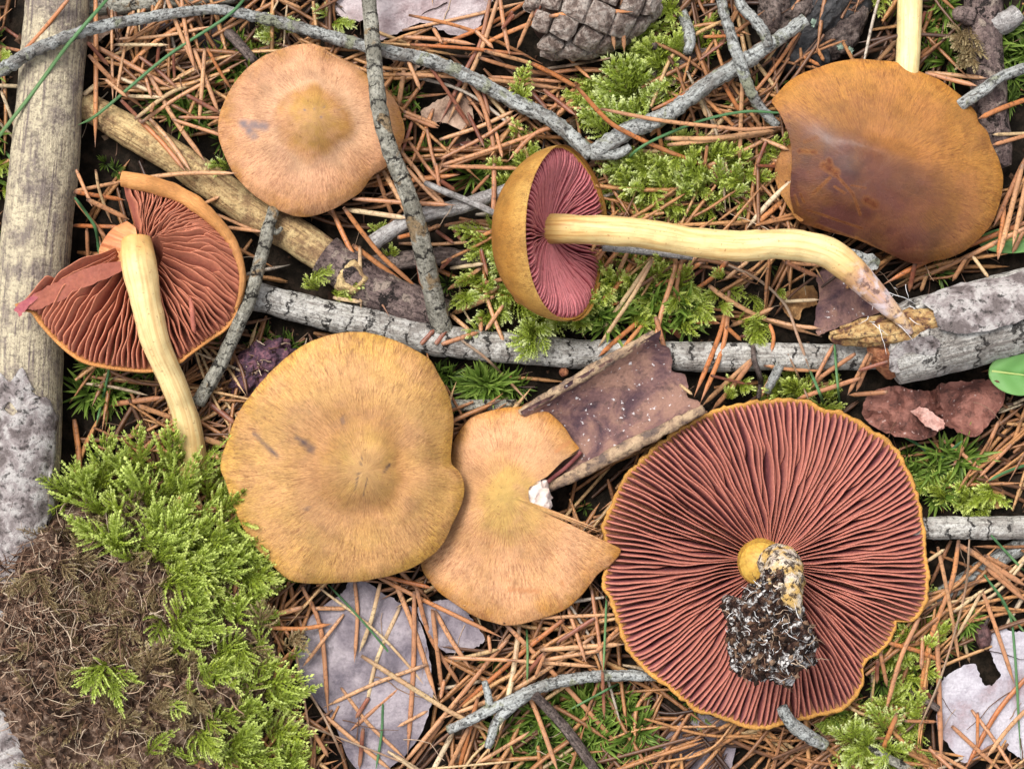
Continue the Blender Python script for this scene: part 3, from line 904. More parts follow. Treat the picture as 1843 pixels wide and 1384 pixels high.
for vv, w, sd in ((0.0, 9, 1), (0.985, 11, 2)):
    e = [((1 - t) * ((1 - vv) * c0 + vv * c3) + t * ((1 - vv) * c1 + vv * c2)) for t in np.linspace(-0.01, 1.0, 9)]
    zz_ = [30 + 30 * t + 44 for t in np.linspace(0, 1, 9)]
    V, F, A = tube(PP([p[0] for p in e], [p[1] for p in e], zz_), [w * .7, w, w * 1.1, w, w * .7], m=12, amp=0.35, ns=12, seed=sd, flat=0.7, fibF=3)
    part('rough_edge', V, F, M['outer_bark'], bp, A)
stamp_poly([tuple(c0), tuple(c1), tuple(c2), tuple(c3)], 60, landmark('on the trough shaped bark plate'))
KEEP.append(([(960, 810), (1220, 670)], 70))

# charred stump pieces in the top right
M['lichen_scale'] = plain_mat('green_grey_lichen', sr(110, 126, 112), sr(150, 168, 150), 8)
cs = thing('charred_stump', PP(1450, 60, 0), 'black charred stump wood with pale bark scraps above the shiny brown cap', 'stump')
for (x, y, z, a, b, c, an, sd, mt) in ((1470, 20, 18, 90, 60, 34, 0.3, 1, 'charred'), (1440, 95, 14, 70, 46, 30, -0.4, 2, 'charred'), (1395, 25, 34, 28, 52, 26, 0.2, 3, 'dark_bark'),
                                      (1520, 60, 26, 52, 30, 26, 0.9, 4, 'dark_bark'), (1500, 10, 40, 62, 20, 22, 1.0, 6, 'charred'), (1440, 20, 52, 26, 14, 14, 0.6, 7, 'dark_bark')):
    th, ph = np.meshgrid(np.linspace(0.02, np.pi - 0.02, 26), np.linspace(0, 2 * np.pi, 40, endpoint=False), indexing='ij')
    d = np.stack([np.sin(th) * np.cos(ph), np.sin(th) * np.sin(ph), np.cos(th)], -1)
    nz = fbm(d[..., 0] * 2.2 + 9, d[..., 1] * 2.2 + 5, d[..., 2] * 2.2 + sd, sd, 4)
    rr = 0.55 + 0.9 * nz
    w = d * rr[..., None] * np.array([a, b, c])
    w = np.stack([w[..., 0] * math.cos(an) - w[..., 1] * math.sin(an), w[..., 0] * math.sin(an) + w[..., 1] * math.cos(an), w[..., 2]], -1) + PP(x, y, z)
    part('charred_chunk' if mt == 'charred' else 'bark_scrap', w.reshape(-1, 3), quads_grid(26, 40, True).tolist(), M[mt], cs, {'fib': w.reshape(-1, 3) / 12.0})
for k_, (x, y) in enumerate(((1478, 28), (1466, 42), (1425, 38), (1530, 92), (1512, 84), (1420, 84))):
    sheet([(x - 6, y), (x - 3, y - 7), (x + 4, y - 5), (x + 7, y + 1), (x + 1, y + 6), (x - 4, y + 5)], warp(46, 5, 12, k_), 4, M['lichen_scale'], 'lichen_scale', cs, seed=k_, step=5, stp=False)
H[:] = np.where(((_hx - 1455) / 100) ** 2 + ((_hy - 55) / 85) ** 2 < 1, np.maximum(H, 44), H)

# pine cone
pc = thing('pine_cone', PP(1062, 20, 0), 'grey brown pine cone lying on its side among needles', 'cone')
cc = PP(1066, 12, 44); ax = np.array([0.93, 0.36, 0.05]); ax /= np.linalg.norm(ax)
b1 = np.cross(ax, [0, 0, 1.0]); b1 /= np.linalg.norm(b1); b2 = np.cross(b1, ax)
th, ph = np.meshgrid(np.linspace(0.02, np.pi - 0.02, 20), np.linspace(0, 2 * np.pi, 30, endpoint=False), indexing='ij')
core = cc + (np.cos(th) * 112)[..., None] * ax + (np.sin(th) * np.cos(ph) * 66)[..., None] * b1 + (np.sin(th) * np.sin(ph) * 66)[..., None] * b2
part('core', core.reshape(-1, 3), quads_grid(20, 30, True).tolist(), M['cone_core'], pc)
ring = 7
for i in range(-3, 4):
    t = i / 3.7
    rad = 76 * math.sqrt(max(0.05, 1 - t * t * 0.82))
    for j in range(ring):
        a = (j + 0.5 * (i % 2)) / ring * 2 * math.pi + 0.2 + random.uniform(-.05, .05)
        nrm = (math.cos(a) * b1 + math.sin(a) * b2)
        if nrm[2] < -0.45: continue
        nn = nrm * (1.0) + ax * t * 0.75; nn /= np.linalg.norm(nn)
        ctr = cc + ax * t * 116 + nrm * rad
        tg = np.cross(ax, nrm); lg = np.cross(nn, tg); lg /= np.linalg.norm(lg)
        hw, hl = rad * 0.435 * random.uniform(.92, 1.05), 33 * random.uniform(.92, 1.05) * (1 - 0.3 * abs(t))
        # rhombic shield with bevel, keel and central umbo
        ringp = []
        for (su, sv) in ((1, 0), (.55, .55), (0, 1), (-.55, .55), (-1, 0), (-.55, -.55), (0, -1), (.55, -.55)):
            ringp.append(tg * su * hw + lg * sv * hl)
        V = [ctr - nn * 26 + p * .7 for p in ringp] + [ctr + nn * 1 + p for p in ringp] + [ctr + nn * 8 + p * .86 for p in ringp] + [ctr + nn * 12 + p * .4 for p in ringp] + [ctr + nn * 13 + lg * 2]
        F = []
        for rI in range(3):
            for e in range(8): F.append((rI * 8 + e, rI * 8 + (e + 1) % 8, (rI + 1) * 8 + (e + 1) % 8, (rI + 1) * 8 + e))
        for e in range(8): F.append((24 + e, 24 + (e + 1) % 8, 32))
        part('scale', np.array(V) + (rng.random((33, 3)) - .5) * 2.5, F, M['cone'], pc, smooth=False)
for s_ in np.linspace(-1, 1, 13):
    w = cc + ax * s_ * 110
    stamp(w[None] + np.array([[0, 0, 18 * (1 - s_ * s_)]]), 60 * math.sqrt(max(.1, 1 - s_ * s_)), 0.9)
KEEP.append(([(960, 50), (1160, -20)], 72))



# ================================================================ mushrooms
def stem_mat(name, top, mid, low, streak, dirty=0.0):
    s = NT(name)
    fv = s.attr('fib', True)
    g = s.noise(vec=fv, scale=0.55, detail=4, rough=0.6)
    col = s.ramp(s.math('ADD', s.attr('along'), s.math('MULTIPLY', s.math('SUBTRACT', s.noise(40), 0.5), 0.3)), [(0.0, top), (0.3, mid), (0.7, mid), (1.0, low)])
    col = s.mix(s.ramp(g, [(0.40, 0.6), (0.53, 0.0)]), col, streak)
    col = s.mix(0.5, col, s.ramp(s.noise(30, detail=5, rough=.65), [(0.38, 0.72), (0.6, 1.1)]), 'MULTIPLY')
    col = s.mix(s.ramp(s.noise(7, detail=3), [(0.64, 0.0), (0.7, 0.55)]), col, sr(146, 94, 54))
    if dirty:
        n = s.noise(16, detail=5, rough=0.7)
        col = s.mix(s.math('MULTIPLY', s.ramp(n, [(0.53, 0.0), (0.6, dirty)]), s.ramp(s.attr('along'), [(0.0, 0.2), (0.3, 1.0)])), col, sr(70, 48, 46))
        col = s.mix(s.ramp(s.noise(20, detail=4), [(0.5, 0.0), (0.62, dirty)]), col, sr(206, 192, 190))
    return s.fin(col, 0.5, s.bump(g, 1.2, 0.5), 0.35, sss=0.15)


STEM = stem_mat('yellow_stem', sr(198, 150, 80), sr(226, 206, 150), sr(220, 194, 136), sr(204, 164, 104))
STEMB = stem_mat('torn_mushroom_stem', sr(204, 158, 92), sr(226, 202, 146), sr(212, 176, 114), sr(198, 152, 92))
BASE = stem_mat('stem_root_end', sr(206, 172, 124), sr(184, 156, 144), sr(190, 160, 140), sr(140, 104, 92), 0.6)
YEL = stem_mat('deep_yellow_stem', sr(190, 150, 52), sr(204, 164, 66), sr(196, 156, 70), sr(160, 116, 40))


def radial(poly, c, closed=True, smooth=6):
    P = catmull(poly, len(poly) * smooth, closed)
    d = P - np.asarray(c, float)
    a = np.arctan2(d[:, 1], d[:, 0]); r = np.hypot(d[:, 0], d[:, 1])
    o = np.argsort(a); a, r = a[o], r[o]
    a = np.concatenate([a - 2 * np.pi, a, a + 2 * np.pi]); r = np.concatenate([r, r, r])
    return lambda t: np.interp((np.asarray(t) + np.pi) % (2 * np.pi) - np.pi, a, r)


def seg_d(x, y, s):
    x0, y0, x1, y1, w = s
    dx, dy = x1 - x0, y1 - y0
    t = np.clip(((x - x0) * dx + (y - y0) * dy) / max(dx * dx + dy * dy, 1e-6), 0, 1)
    return np.clip(1.4 - np.hypot(x - x0 - t * dx, y - y0 - t * dy) / w, 0, 1)


def top_cap(parent, apex, outline, zf, mat, ref=None, nr=46, na=220, extra=(), thick=16, stains=(), wetf=None, fibF=34, fibG=9, name='cap', seed=0):
    """cap seen from above: zf(rho, theta, x, y) is its height"""
    rf = radial(outline, apex); rr = radial(ref, apex) if ref else rf
    th = np.linspace(-np.pi, np.pi, na, endpoint=False)
    th = np.unique(np.concatenate([th] + [np.radians(np.arange(a, b, 0.35)) for a, b in extra]))
    na = len(th)
    up = 1 - (1 - np.linspace(0, 1, nr)) ** 1.25
    up[0] = 0.012
    rows = [(r, 0.0) for r in up] + [(0.995, 3.5), (0.975, 7), (0.93, 9), (0.8, thick), (0.5, thick + 4), (0.15, thick + 4)]
    R, RF = rf(th), rr(th)
    R = R * (1 + 0.012 * (fbm(np.cos(th) * 9 + 20, np.sin(th) * 9 + 20, 0, seed, 2) - 0.5))
    za = float(zf(np.array([0.0]), np.array([0.0]), np.array([apex[0]]), np.array([apex[1]]))[0])
    A = PP(apex[0], apex[1], za)
    rimx, rimy = apex[0] + R * np.cos(th), apex[1] + R * np.sin(th)
    zr = zf(R / RF, th, rimx, rimy)
    RW = PP(rimx, rimy, zr)
    V, rho_a, X, Y = [], [], [], []
    for r, dz in rows:
        x, y = apex[0] + r * R * np.cos(th), apex[1] + r * R * np.sin(th)
        z = zf(r * R / RF, th, x, y) - dz
        w = A[None, :2] + r * (RW[:, :2] - A[None, :2])
        V.append(np.concatenate([w, z[:, None]], 1)); rho_a.append(r * R / RF); X.append(x); Y.append(y)
    V = np.array(V).reshape(-1, 3); rho_a = np.array(rho_a).ravel(); X = np.array(X).ravel(); Y = np.array(Y).ravel()
    TH = np.tile(th, len(rows))
    F = quads_grid(len(rows), na, True)[:, ::-1].tolist()
    # image angle runs clockwise: flip so that normals point up
    F = [f[::-1] for f in F]
    F.append(tuple(range(na))[::-1]); F.append(tuple((len(rows) - 1) * na + i for i in range(na)))
    fib = np.stack([np.cos(TH) * fibF, np.sin(TH) * fibF, rho_a * fibG], -1)
    st = np.zeros(len(V))
    for s_ in stains: st = np.maximum(st, seg_d(X, Y, s_))
    at = {'rho': rho_a, 'fib': fib, 'stain': st}
    if wetf is not None: at['wet'] = wetf(X, Y)
    return part(name, V, F, mat, parent, at)


def gills(parent, mapf, items, hf, leanf, wb, we, mat, ns=15, wave=1.5, name='gill', full=0.5):
    """each gill is a mesh of its own: items = (theta, rho_in, rho_out)"""
    for i, (t, r0, r1) in enumerate(items):
        q = np.linspace(0, 1, ns)
        rho = r0 + (r1 - r0) * q
        phs = rng.random() * 6.28
        wv = wave * np.sin(rho * (7 + 5 * rng.random()) + phs) + wave * 0.25 * np.sin(rho * 22 + phs * 2)
        tin = np.clip((q + 0.03) / 0.32, 0, 1) if r0 > 0.2 else np.ones(ns)
        tpr = np.minimum(tin ** 0.8, np.clip((1.02 - q) / 0.06, 0, 1))
        h = hf(rho) * tpr * (0.9 + 0.2 * rng.random())
        k = np.clip(rho / full, 0.22, 1) * (0.25 + 0.75 * tin)
        B, E = wb * k, we * np.clip(k, 0.5, 1)
        tt = np.full(ns, t)
        ln = leanf(tt, rho)
        ew = wave * 0.5 * np.sin(rho * 26 + phs * 3)
        md = B * .6 + E * .4
        rows = [mapf(tt, rho, h * 0 - 1.5, wv - B), mapf(tt, rho, h * 0.55, wv + ln * h * .55 - md), mapf(tt, rho, h * .96, wv + ew + ln * h - E), mapf(tt, rho, h, wv + ew + ln * h),
                mapf(tt, rho, h * .96, wv + ew + ln * h + E), mapf(tt, rho, h * 0.55, wv + ln * h * .55 + md), mapf(tt, rho, h * 0 - 1.5, wv + B)]
        V = np.stack(rows, 1).reshape(-1, 3)
        ed = np.tile([0, .55, .95, 1, .95, .55, 0], ns)
        part(name, V, quads_grid(ns, 7).tolist(), mat, parent, {'edge': ed})


def gill_items(a0, a1, n, rin, rout, short=((.22, .36), (.4, .62)), jit=0.25):
    out = []
    st = (a1 - a0) / n
    for i in range(n):
        t = a0 + (i + 0.5 + (rng.random() - .5) * jit) * st
        if i % 2 == 0: r = rin
        elif i % 4 == 1: r = rng.uniform(*short[0])
        else: r = rng.uniform(*short[1])
        out.append((t, r, rout + (rng.random() - .5) * 0.012))
    return out


def dome(z0, hd, um, uw=0.26, pw=2.2, wav=6, k=3, ph=0.0, gx=0.0, gy=0.0, c=(0, 0), drop=8, ring=0.0, rr=0.42, seed=0):
    def f(rho, th, x, y):
        z = z0 + hd * (1 - np.abs(rho) ** pw) + um * np.exp(-(rho / uw) ** 2) - ring * np.exp(-((rho - rr) / 0.12) ** 2)
        z = z + wav * rho ** 2 * np.sin(k * th + ph) - drop * np.clip((rho - .88) / .12, 0, 1) ** 2
        z = z + 5 * rho * (fbm(x / 45.0, y / 45.0, 0, seed, 2) - .5)
        return z + gx * (x - c[0]) + gy * (y - c[1])
    return f


CAPA = cap_mat('pale_cap_skin', [(0.0, sr(196, 156, 84)), (0.2, sr(190, 146, 74)), (0.36, sr(182, 132, 72)), (0.46, sr(204, 160, 122)), (0.78, sr(200, 148, 106)), (0.93, sr(182, 130, 72)), (1.0, sr(180, 126, 62))],
               sr(206, 154, 118), sr(124, 74, 48), 0.65, 0.6, (0.16, 0.12, 0.12, 1))
CAPC = cap_mat('golden_cap_skin', [(0.0, sr(206, 170, 106)), (0.18, sr(198, 156, 88)), (0.36, sr(180, 132, 76)), (0.6, sr(190, 146, 88)), (0.86, sr(188, 144, 80)), (1.0, sr(192, 146, 68))],
               sr(192, 142, 98), sr(114, 68, 38), 0.7, 0.5, (0.08, 0.05, 0.045, 1))
CAPD = cap_mat('notched_cap_skin', [(0.0, sr(204, 168, 96)), (0.25, sr(198, 158, 90)), (0.42, sr(200, 150, 100)), (0.75, sr(204, 154, 108)), (0.92, sr(192, 140, 80)), (1.0, sr(184, 126, 54))],
               sr(208, 156, 116), sr(128, 76, 46), 0.65, 0.55, (0.40, 0.16, 0.06, 1))
CAPG = cap_mat('wet_brown_cap_skin', [(0.0, sr(156, 102, 56)), (0.35, sr(160, 106, 52)), (0.7, sr(168, 114, 52)), (0.9, sr(176, 122, 56)), (1.0, sr(180, 122, 50))],
               sr(164, 108, 66), sr(112, 62, 26), 0.7, 0.4, sr(88, 38, 14), wet=True)
CAPF = cap_mat('dome_cap_skin', [(0.0, sr(148, 98, 40)), (0.5, sr(156, 106, 44)), (0.8, sr(174, 128, 58)), (1.0, sr(194, 152, 80))],
               sr(150, 98, 34), sr(104, 62, 20), 0.6, 0.5, rn=0.2)

# --- pale pinkish cap, top left
za = zc(360, 40, 3.008)
oa = za([(97, 600), (108, 490), (160, 370), (230, 275), (320, 200), (440, 145), (560, 118), (650, 130), (715, 185), (800, 215), (900, 280), (990, 350), (1060, 430), (1095, 520), (1108, 600), (1085, 680), (1020, 775), (940, 830), (870, 920), (780, 980), (680, 1030), (570, 1055), (460, 1035), (350, 980), (250, 900), (180, 820), (125, 710)])
ma = thing('mushroom', PP(575, 220, 0), 'mushroom with pale pinkish tan cap and yellow centre under the upright twig', 'mushroom')
apA = za([(630, 505)])[0]
top_cap(ma, apA, oa, dome(84, 36, 16, 0.30, 2.0, 5, 3, 1.0, seed=4, ring=5, rr=0.5), CAPA, stains=[(440, 226, 476, 228, 9), (452, 238, 458, 246, 8), (566, 198, 566, 198, 2), (584, 194, 584, 194, 2), (577, 211, 577, 211, 2), (612, 198, 612, 198, 2), (550, 200, 550, 200, 2)], seed=4)
V, F, A = tube(PP([575, 570, 566], [216, 224, 232], [108, 60, -8]), [30, 28, 30], n=14, amp=.06, ns=30)
part('stem', V, F, STEM, ma, A)
# --- golden cap, left of centre
zC = zc(380, 440, 2.231)
oc = zC([(35, 890), (60, 800), (90, 720), (130, 640), (230, 520), (330, 430), (430, 378), (530, 352), (640, 358), (740, 385), (820, 425), (880, 465), (912, 520), (950, 590), (972, 680), (968, 790), (964, 875), (998, 915), (1016, 970), (1005, 1040), (970, 1120), (930, 1200), (870, 1260), (780, 1310), (660, 1342), (520, 1357), (400, 1362), (310, 1345), (220, 1260), (140, 1160), (90, 1050), (55, 950)])
mc = thing('mushroom', PP(620, 830, 0), 'mushroom with broad golden tan cap overlapping the notched cap', 'mushroom')
apC = zC([(620, 905)])[0]
top_cap(mc, apC, oc, dome(112, 44, 22, 0.24, 2.2, 5, 2, 0.6, seed=9, ring=9, rr=0.38), CAPC,
        stains=[(548, 798, 560, 808, 8), (616, 756, 618, 762, 4), (536, 788, 545, 794, 4), (700, 836, 690, 850, 2.5), (640, 880, 652, 826, 1.6), (654, 890, 662, 858, 1.2), (460, 780, 500, 820, 4), (556, 912, 552, 916, 3)], seed=9)
V, F, A = tube(PP([645, 640, 634], [838, 842, 850], [150, 80, -8]), [32, 30, 32], n=14, amp=.06, ns=30)
part('stem', V, F, STEM, mc, A)
# --- notched cap
zD = zc(740, 640, 2.768)
od = zD([(195, 520), (215, 420), (290, 320), (390, 275), (500, 255), (600, 255), (680, 280), (750, 340), (805, 420), (838, 470), (790, 498), (740, 540), (690, 590), (640, 632), (598, 640), (584, 690), (604, 748), (664, 776), (730, 800), (830, 828), (930, 862), (1000, 906), (1046, 970), (1000, 1040), (930, 1090), (850, 1190), (760, 1270), (640, 1312), (500, 1342), (400, 1330), (300, 1290), (200, 1220), (130, 1170), (80, 1110), (48, 1040), (50, 900), (90, 740), (150, 610)])
orf = zD([(195, 520), (215, 420), (290, 320), (390, 275), (500, 255), (600, 255), (680, 280), (750, 340), (838, 470), (960, 620), (1030, 780), (1060, 900), (1046, 970), (1000, 1040), (930, 1090), (850, 1190), (760, 1270), (640, 1312), (500, 1342), (400, 1330), (300, 1290), (200, 1220), (130, 1170), (80, 1110), (48, 1040), (50, 900), (90, 740), (150, 610)])
md = thing('mushroom', PP(900, 900, 0), 'mushroom with a tan cap missing a wedge that shows white flesh', 'mushroom')
apD = zD([(470, 690)])[0]
top_cap(md, apD, od, dome(62, 36, 14, 0.34, 2.0, 5, 3, 2.0, gx=0.13, c=(900, 900), seed=14), CAPD, ref=orf, extra=((-42, 36),),
        stains=[(915, 1058, 968, 1062, 4), (1008, 1045, 1014, 1052, 2.5), (996, 1088, 1002, 1100, 1.5), (1006, 1082, 1012, 1096, 1.5), (1000, 812, 1024, 796, 4), (884, 982, 885, 983, 2)], seed=14)
# torn white flesh in the notch
th, ph = np.meshgrid(np.linspace(0.02, np.pi - .02, 24), np.linspace(0, 2 * np.pi, 36, endpoint=False), indexing='ij')
d = np.stack([np.sin(th) * np.cos(ph), np.sin(th) * np.sin(ph), np.cos(th)], -1)
rr_ = 0.72 + 0.56 * fbm(d[..., 0] * 3 + 4, d[..., 1] * 3 + 4, d[..., 2] * 3 + 4, 5, 4)
rr_ = 0.45 + 1.1 * fbm(d[..., 0] * 3.4 + 4, d[..., 1] * 3.4 + 4, d[..., 2] * 3.4 + 4, 5, 5)
w = d * rr_[..., None] * np.array([30, 36, 16]) + PP(962, 896, 93)
part('torn_flesh', w.reshape(-1, 3), quads_grid(24, 36, True).tolist(), plain_mat('white_flesh', sr(206, 180, 166), sr(226, 212, 204), 16, 0.8, 0.2, 6), md)
# cut gill faces along the two sides of the wedge
for pts, zt in ((zD([(640, 648), (700, 600), (770, 545), (838, 474)]), (102, 92, 82, 78)),):
    e = catmull(pts, 20); zt = np.interp(np.linspace(0, 1, 20), np.linspace(0, 1, 4), zt)
    e2 = e + np.array([6, 4 if zt[0] > 100 else -4])
    Vg = np.stack([PP(e[:, 0], e[:, 1], zt - 2), PP(e[:, 0], e[:, 1], zt - 26), PP(e2[:, 0], e2[:, 1], zt - 26), PP(e2[:, 0], e2[:, 1], zt - 6)], 1).reshape(-1, 3)
    part('gill', Vg, quads_grid(20, 4, True).tolist(), gill_mat('cut_gill_face', sr(150, 88, 84), sr(170, 106, 96), sr(120, 64, 62)), md, {'edge': np.zeros(80)})
V, F, A = tube(PP([915, 918, 922], [890, 892, 895], [96, 50, -8]), [28, 26, 27], n=14, amp=.06, ns=30)
part('stem', V, F, STEM, md, A)
# --- shiny brown cap, top right
zG = zc(1340, 0, 2.767)
og = zG([(135, 512), (160, 468), (230, 400), (330, 350), (450, 310), (560, 295), (680, 303), (790, 320), (880, 360), (970, 400), (1070, 470), (1150, 560), (1168, 610), (1210, 655), (1232, 720), (1270, 800), (1287, 900), (1275, 1000), (1240, 1100), (1170, 1190), (1080, 1260), (960, 1300), (840, 1312), (720, 1265), (600, 1210), (480, 1172), (350, 1135), (265, 1105), (240, 1040), (226, 950), (234, 860), (236, 780), (228, 715), (212, 650), (172, 560)])
mg = thing('mushroom', PP(1590, 300, 0), 'mushroom with wet shiny brown cap and yellow stem pointing away behind it', 'mushroom')
base_g = dome(74, 74, 0, 0.3, 2.0, 8, 2, 0.3, gx=0.02, gy=-0.02, c=(1590, 300), seed=24)


def zg_(rho, th, x, y):
    z = base_g(rho, th, x, y)
    # ridge that separates the dry from the wet half, and a dent behind it
    t = np.clip((x - 1530) / 130.0, 0, 1)
    yl = 258 + 44 * t
    g_ = np.exp(-((x - 1590) / 70.0) ** 2)
    z = z + 7 * g_ * np.exp(-((y - yl) / 16.0) ** 2) - 9 * g_ * np.exp(-((y - yl + 34) / 20.0) ** 2)
    return z - 5 * np.exp(-(((x - 1410) / 26.0) ** 2 + ((y - 262) / 30.0) ** 2))


def wet_g(x, y):
    yl = np.interp(x, [1390, 1450, 1545, 1600, 1650, 1800], [205, 225, 250, 290, 305, 330])
    return 1 / (1 + np.exp(-(y - yl) / 9.0)) / (1 + np.exp(-(1705 - x + 0.25 * (y - 330)) / 40.0))


ogr = zG([(135, 512), (160, 468), (230, 400), (330, 350), (450, 310), (560, 295), (680, 303), (790, 320), (880, 360), (970, 400), (1070, 470), (1150, 560), (1190, 610), (1220, 655), (1245, 720), (1272, 800), (1287, 900), (1275, 1000), (1240, 1100), (1170, 1190), (1080, 1260), (960, 1300), (840, 1305), (720, 1285), (600, 1250), (480, 1205), (350, 1150), (255, 1080), (190, 1000), (150, 910), (128, 820), (116, 720), (116, 610)])
top_cap(mg, (1572, 318), og, zg_, CAPG, ref=ogr, nr=70, na=320, wetf=wet_g, fibF=40, seed=24,
        stains=[(1482, 300, 1502, 312, 8), (1490, 292, 1494, 306, 6), (1492, 322, 1462, 350, 2.6), (1504, 318, 1532, 352, 2.5), (1532, 352, 1545, 388, 2.2), (1556, 362, 1570, 370, 8), (1438, 273, 1466, 276, 4),
                (1446, 258, 1470, 250, 2), (1500, 338, 1516, 350, 2), (1450, 380, 1550, 412, 1.6), (1430, 352, 1436, 372, 1.6), (1440, 350, 1446, 366, 1.6), (1530, 336, 1556, 340, 1.5), (1470, 408, 1560, 440, 4), (1540, 430, 1600, 462, 4)])
lob = zG([(250, 712), (196, 738), (166, 785), (150, 855), (165, 940), (212, 1020), (262, 1095), (300, 1080), (290, 900), (280, 780)])
lo_ = sheet(lob, lambda x, y: 36 + 18 * np.clip((x - 1394) / 30.0, 0, 1) ** .6 + 2 * np.sin(y / 9.0), 9, CAPG, 'folded_lobe', mg, seed=3, step=7, jag=1.0, stp=False)
lv = len(lo_.data.vertices)
lo_.data.polygons.foreach_set('use_smooth', [True] * len(lo_.data.polygons))
for nm, va in (('rho', .9), ('stain', 0.0), ('wet', 0.15)):
    at_ = lo_.data.attributes.new(nm, 'FLOAT', 'POINT'); at_.data.foreach_set('value', [va] * lv)
at_ = lo_.data.attributes.new('fib', 'FLOAT_VECTOR', 'POINT'); at_.data.foreach_set('vector', (np.array([v.co[:] for v in lo_.data.vertices]) / U / 4.0).astype(np.float32).ravel())
V, F, A = tube(PP([1600, 1618, 1632, 1636, 1638, 1640], [260, 200, 130, 60, 0, -60], [80, 66, 58, 54, 50, 46]), [24, 22, 21, 21, 22, 23], n=60, m=18, amp=.07, ns=40, fibF=8)
part('stem', V, F, STEM, mg, A)

# --- big upturned mushroom, red gills
GE = gill_mat('red_brown_gill', sr(136, 78, 76), sr(190, 120, 100), sr(108, 60, 66))
CAPE = cap_mat('upturned_cap_flesh', [(0.0, sr(120, 70, 66)), (0.472, sr(120, 70, 66)), (0.488, sr(192, 138, 66)), (0.52, sr(190, 140, 68)), (0.6, sr(190, 136, 66)), (1.0, sr(180, 126, 62))], sr(190, 130, 60), sr(140, 80, 30), 0.4, 0.2, rn=0.01)
zE = zc(1060, 700, 2.233)
oe = zE([(50, 545), (85, 470), (130, 370), (220, 270), (330, 180), (480, 95), (600, 60), (740, 42), (865, 40), (930, 78), (1020, 92), (1130, 160), (1220, 220), (1282, 320), (1322, 420), (1347, 540), (1360, 680), (1367, 800), (1345, 880), (1290, 946), (1242, 922), (1236, 960), (1190, 1040), (1108, 1108), (1102, 1190), (1030, 1280), (940, 1308), (860, 1332), (780, 1345), (690, 1368), (600, 1350), (520, 1320), (420, 1288), (330, 1210), (250, 1150), (160, 1060), (110, 930), (85, 850), (50, 790), (66, 720), (70, 640), (58, 590)])
cE = zE([(715, 692)])[0]
rE = radial(oe, cE)
me_ = thing('mushroom', PP(1380, 1015, 0), 'big upturned mushroom showing dark red gills and a soil covered stem base', 'mushroom')


def zuE(rho, th):
    return 24 + 44 * rho ** 2 + 5 * rho ** 2 * np.sin(3 * th + 1) + 4 * rho ** 3 * np.sin(9 * th)


def mapE(t, rho, h, lat):
    r = rE(t) * rho
    ja = 0.0
    x = cE[0] + r * np.cos(t) - lat * np.sin(t)
    y = cE[1] + r * np.sin(t) + lat * np.cos(t)
    return PP(x, y, zuE(rho, t) + h)


def disc_body(parent, mapf, ths, mat, thick, inner=True, lip=4.0, closed=True, name='cap', fibF=34):
    """flesh of an upturned cap: inner face, lip and outer skin"""
    rows = [(r, 0.0, 0.5 * r) for r in np.linspace(0.02, 0.955, 22)] + [(0.972, lip * .2, 0.482), (0.988, lip * .8, 0.50), (1.0, lip * .2, 0.51), (1.003, -3.0, 0.53), (0.985, -8, 0.56), (0.93, -11, 0.6)] + \
           [(r, -thick(r), 1 - 0.4 * r) for r in np.linspace(0.86, 0.02, 14)]
    V, ra, fb = [], [], []
    for r, dz, a in rows:
        V.append(mapf(ths, np.full(len(ths), r), np.full(len(ths), dz), 0.0)); ra += [a] * len(ths)
        fb.append(np.stack([np.cos(ths) * fibF, np.sin(ths) * fibF, np.full(len(ths), r * 9)], -1))
    V = np.array(V).reshape(-1, 3)
    F = quads_grid(len(rows), len(ths), closed).tolist()
    return part(name, V, F, mat, parent, {'rho': ra, 'fib': np.array(fb).reshape(-1, 3), 'stain': np.zeros(len(V))})


thE = np.linspace(-np.pi, np.pi, 420, endpoint=False)
rough_lip = 1 + 0.0
disc_body(me_, lambda t, r, h, l: mapE(t, r * (1 + 0.030 * np.clip((r - .93) / .07, 0, 1) * (fbm(np.cos(t) * 30 + 40, np.sin(t) * 30 + 40, 0, 3, 3) - .5)), h, l), thE, CAPE, lambda r: 12 + 4 * (1 - r), lip=5)
capE = me_.children[0]


def hE(rho):
    return 36 * np.clip((1.0 - rho) / 0.30, 0, 1) ** 0.55 * (0.65 + 0.35 * np.clip(rho / 0.3, 0, 1))


def leanE(t, rho):
    tx, ty = -np.sin(t), np.cos(t)
    return (0.42 * tx + 0.16 * ty) + 0.45 * (fbm(np.cos(t) * 3 + 7, np.sin(t) * 3 + 7, rho * 2, 5, 2) - .5)


gills(capE, mapE, gill_items(-np.pi, np.pi, 168, 0.11, 0.984), hE, leanE, 3.0, 1.35, GE, ns=20, wave=1.4)
V, F, A = tube(PP([1370, 1369, 1370], [1012, 1011, 1014], [10, 60, 112]), [46, 41, 36], n=20, m=26, amp=.05, ns=30, fibF=9)
part('stem', V, F, YEL, me_, A)
V, F, A = tube(PP([1384, 1402, 1410, 1406, 1394], [1016, 1014, 1028, 1062, 1098], [96, 142, 182, 212, 232]), [27, 31, 33, 36, 44], n=30, m=24, amp=.3, ns=16, seed=4, fibF=6)
s_ = NT('soiled_stem_end')
n_ = s_.noise(10, detail=5, rough=0.7)
c_ = s_.ramp(s_.noise(22, detail=3), [(0.4, sr(196, 160, 96)), (0.55, sr(206, 192, 172)), (0.65, sr(186, 168, 156))])
c_ = s_.mix(s_.ramp(n_, [(0.50, 0.0), (0.56, 0.9)]), c_, sr(44, 32, 30))
sb = part('stem_base', V, F, s_.fin(c_, .85, s_.bump(n_, 6, .8), .15), me_, A)
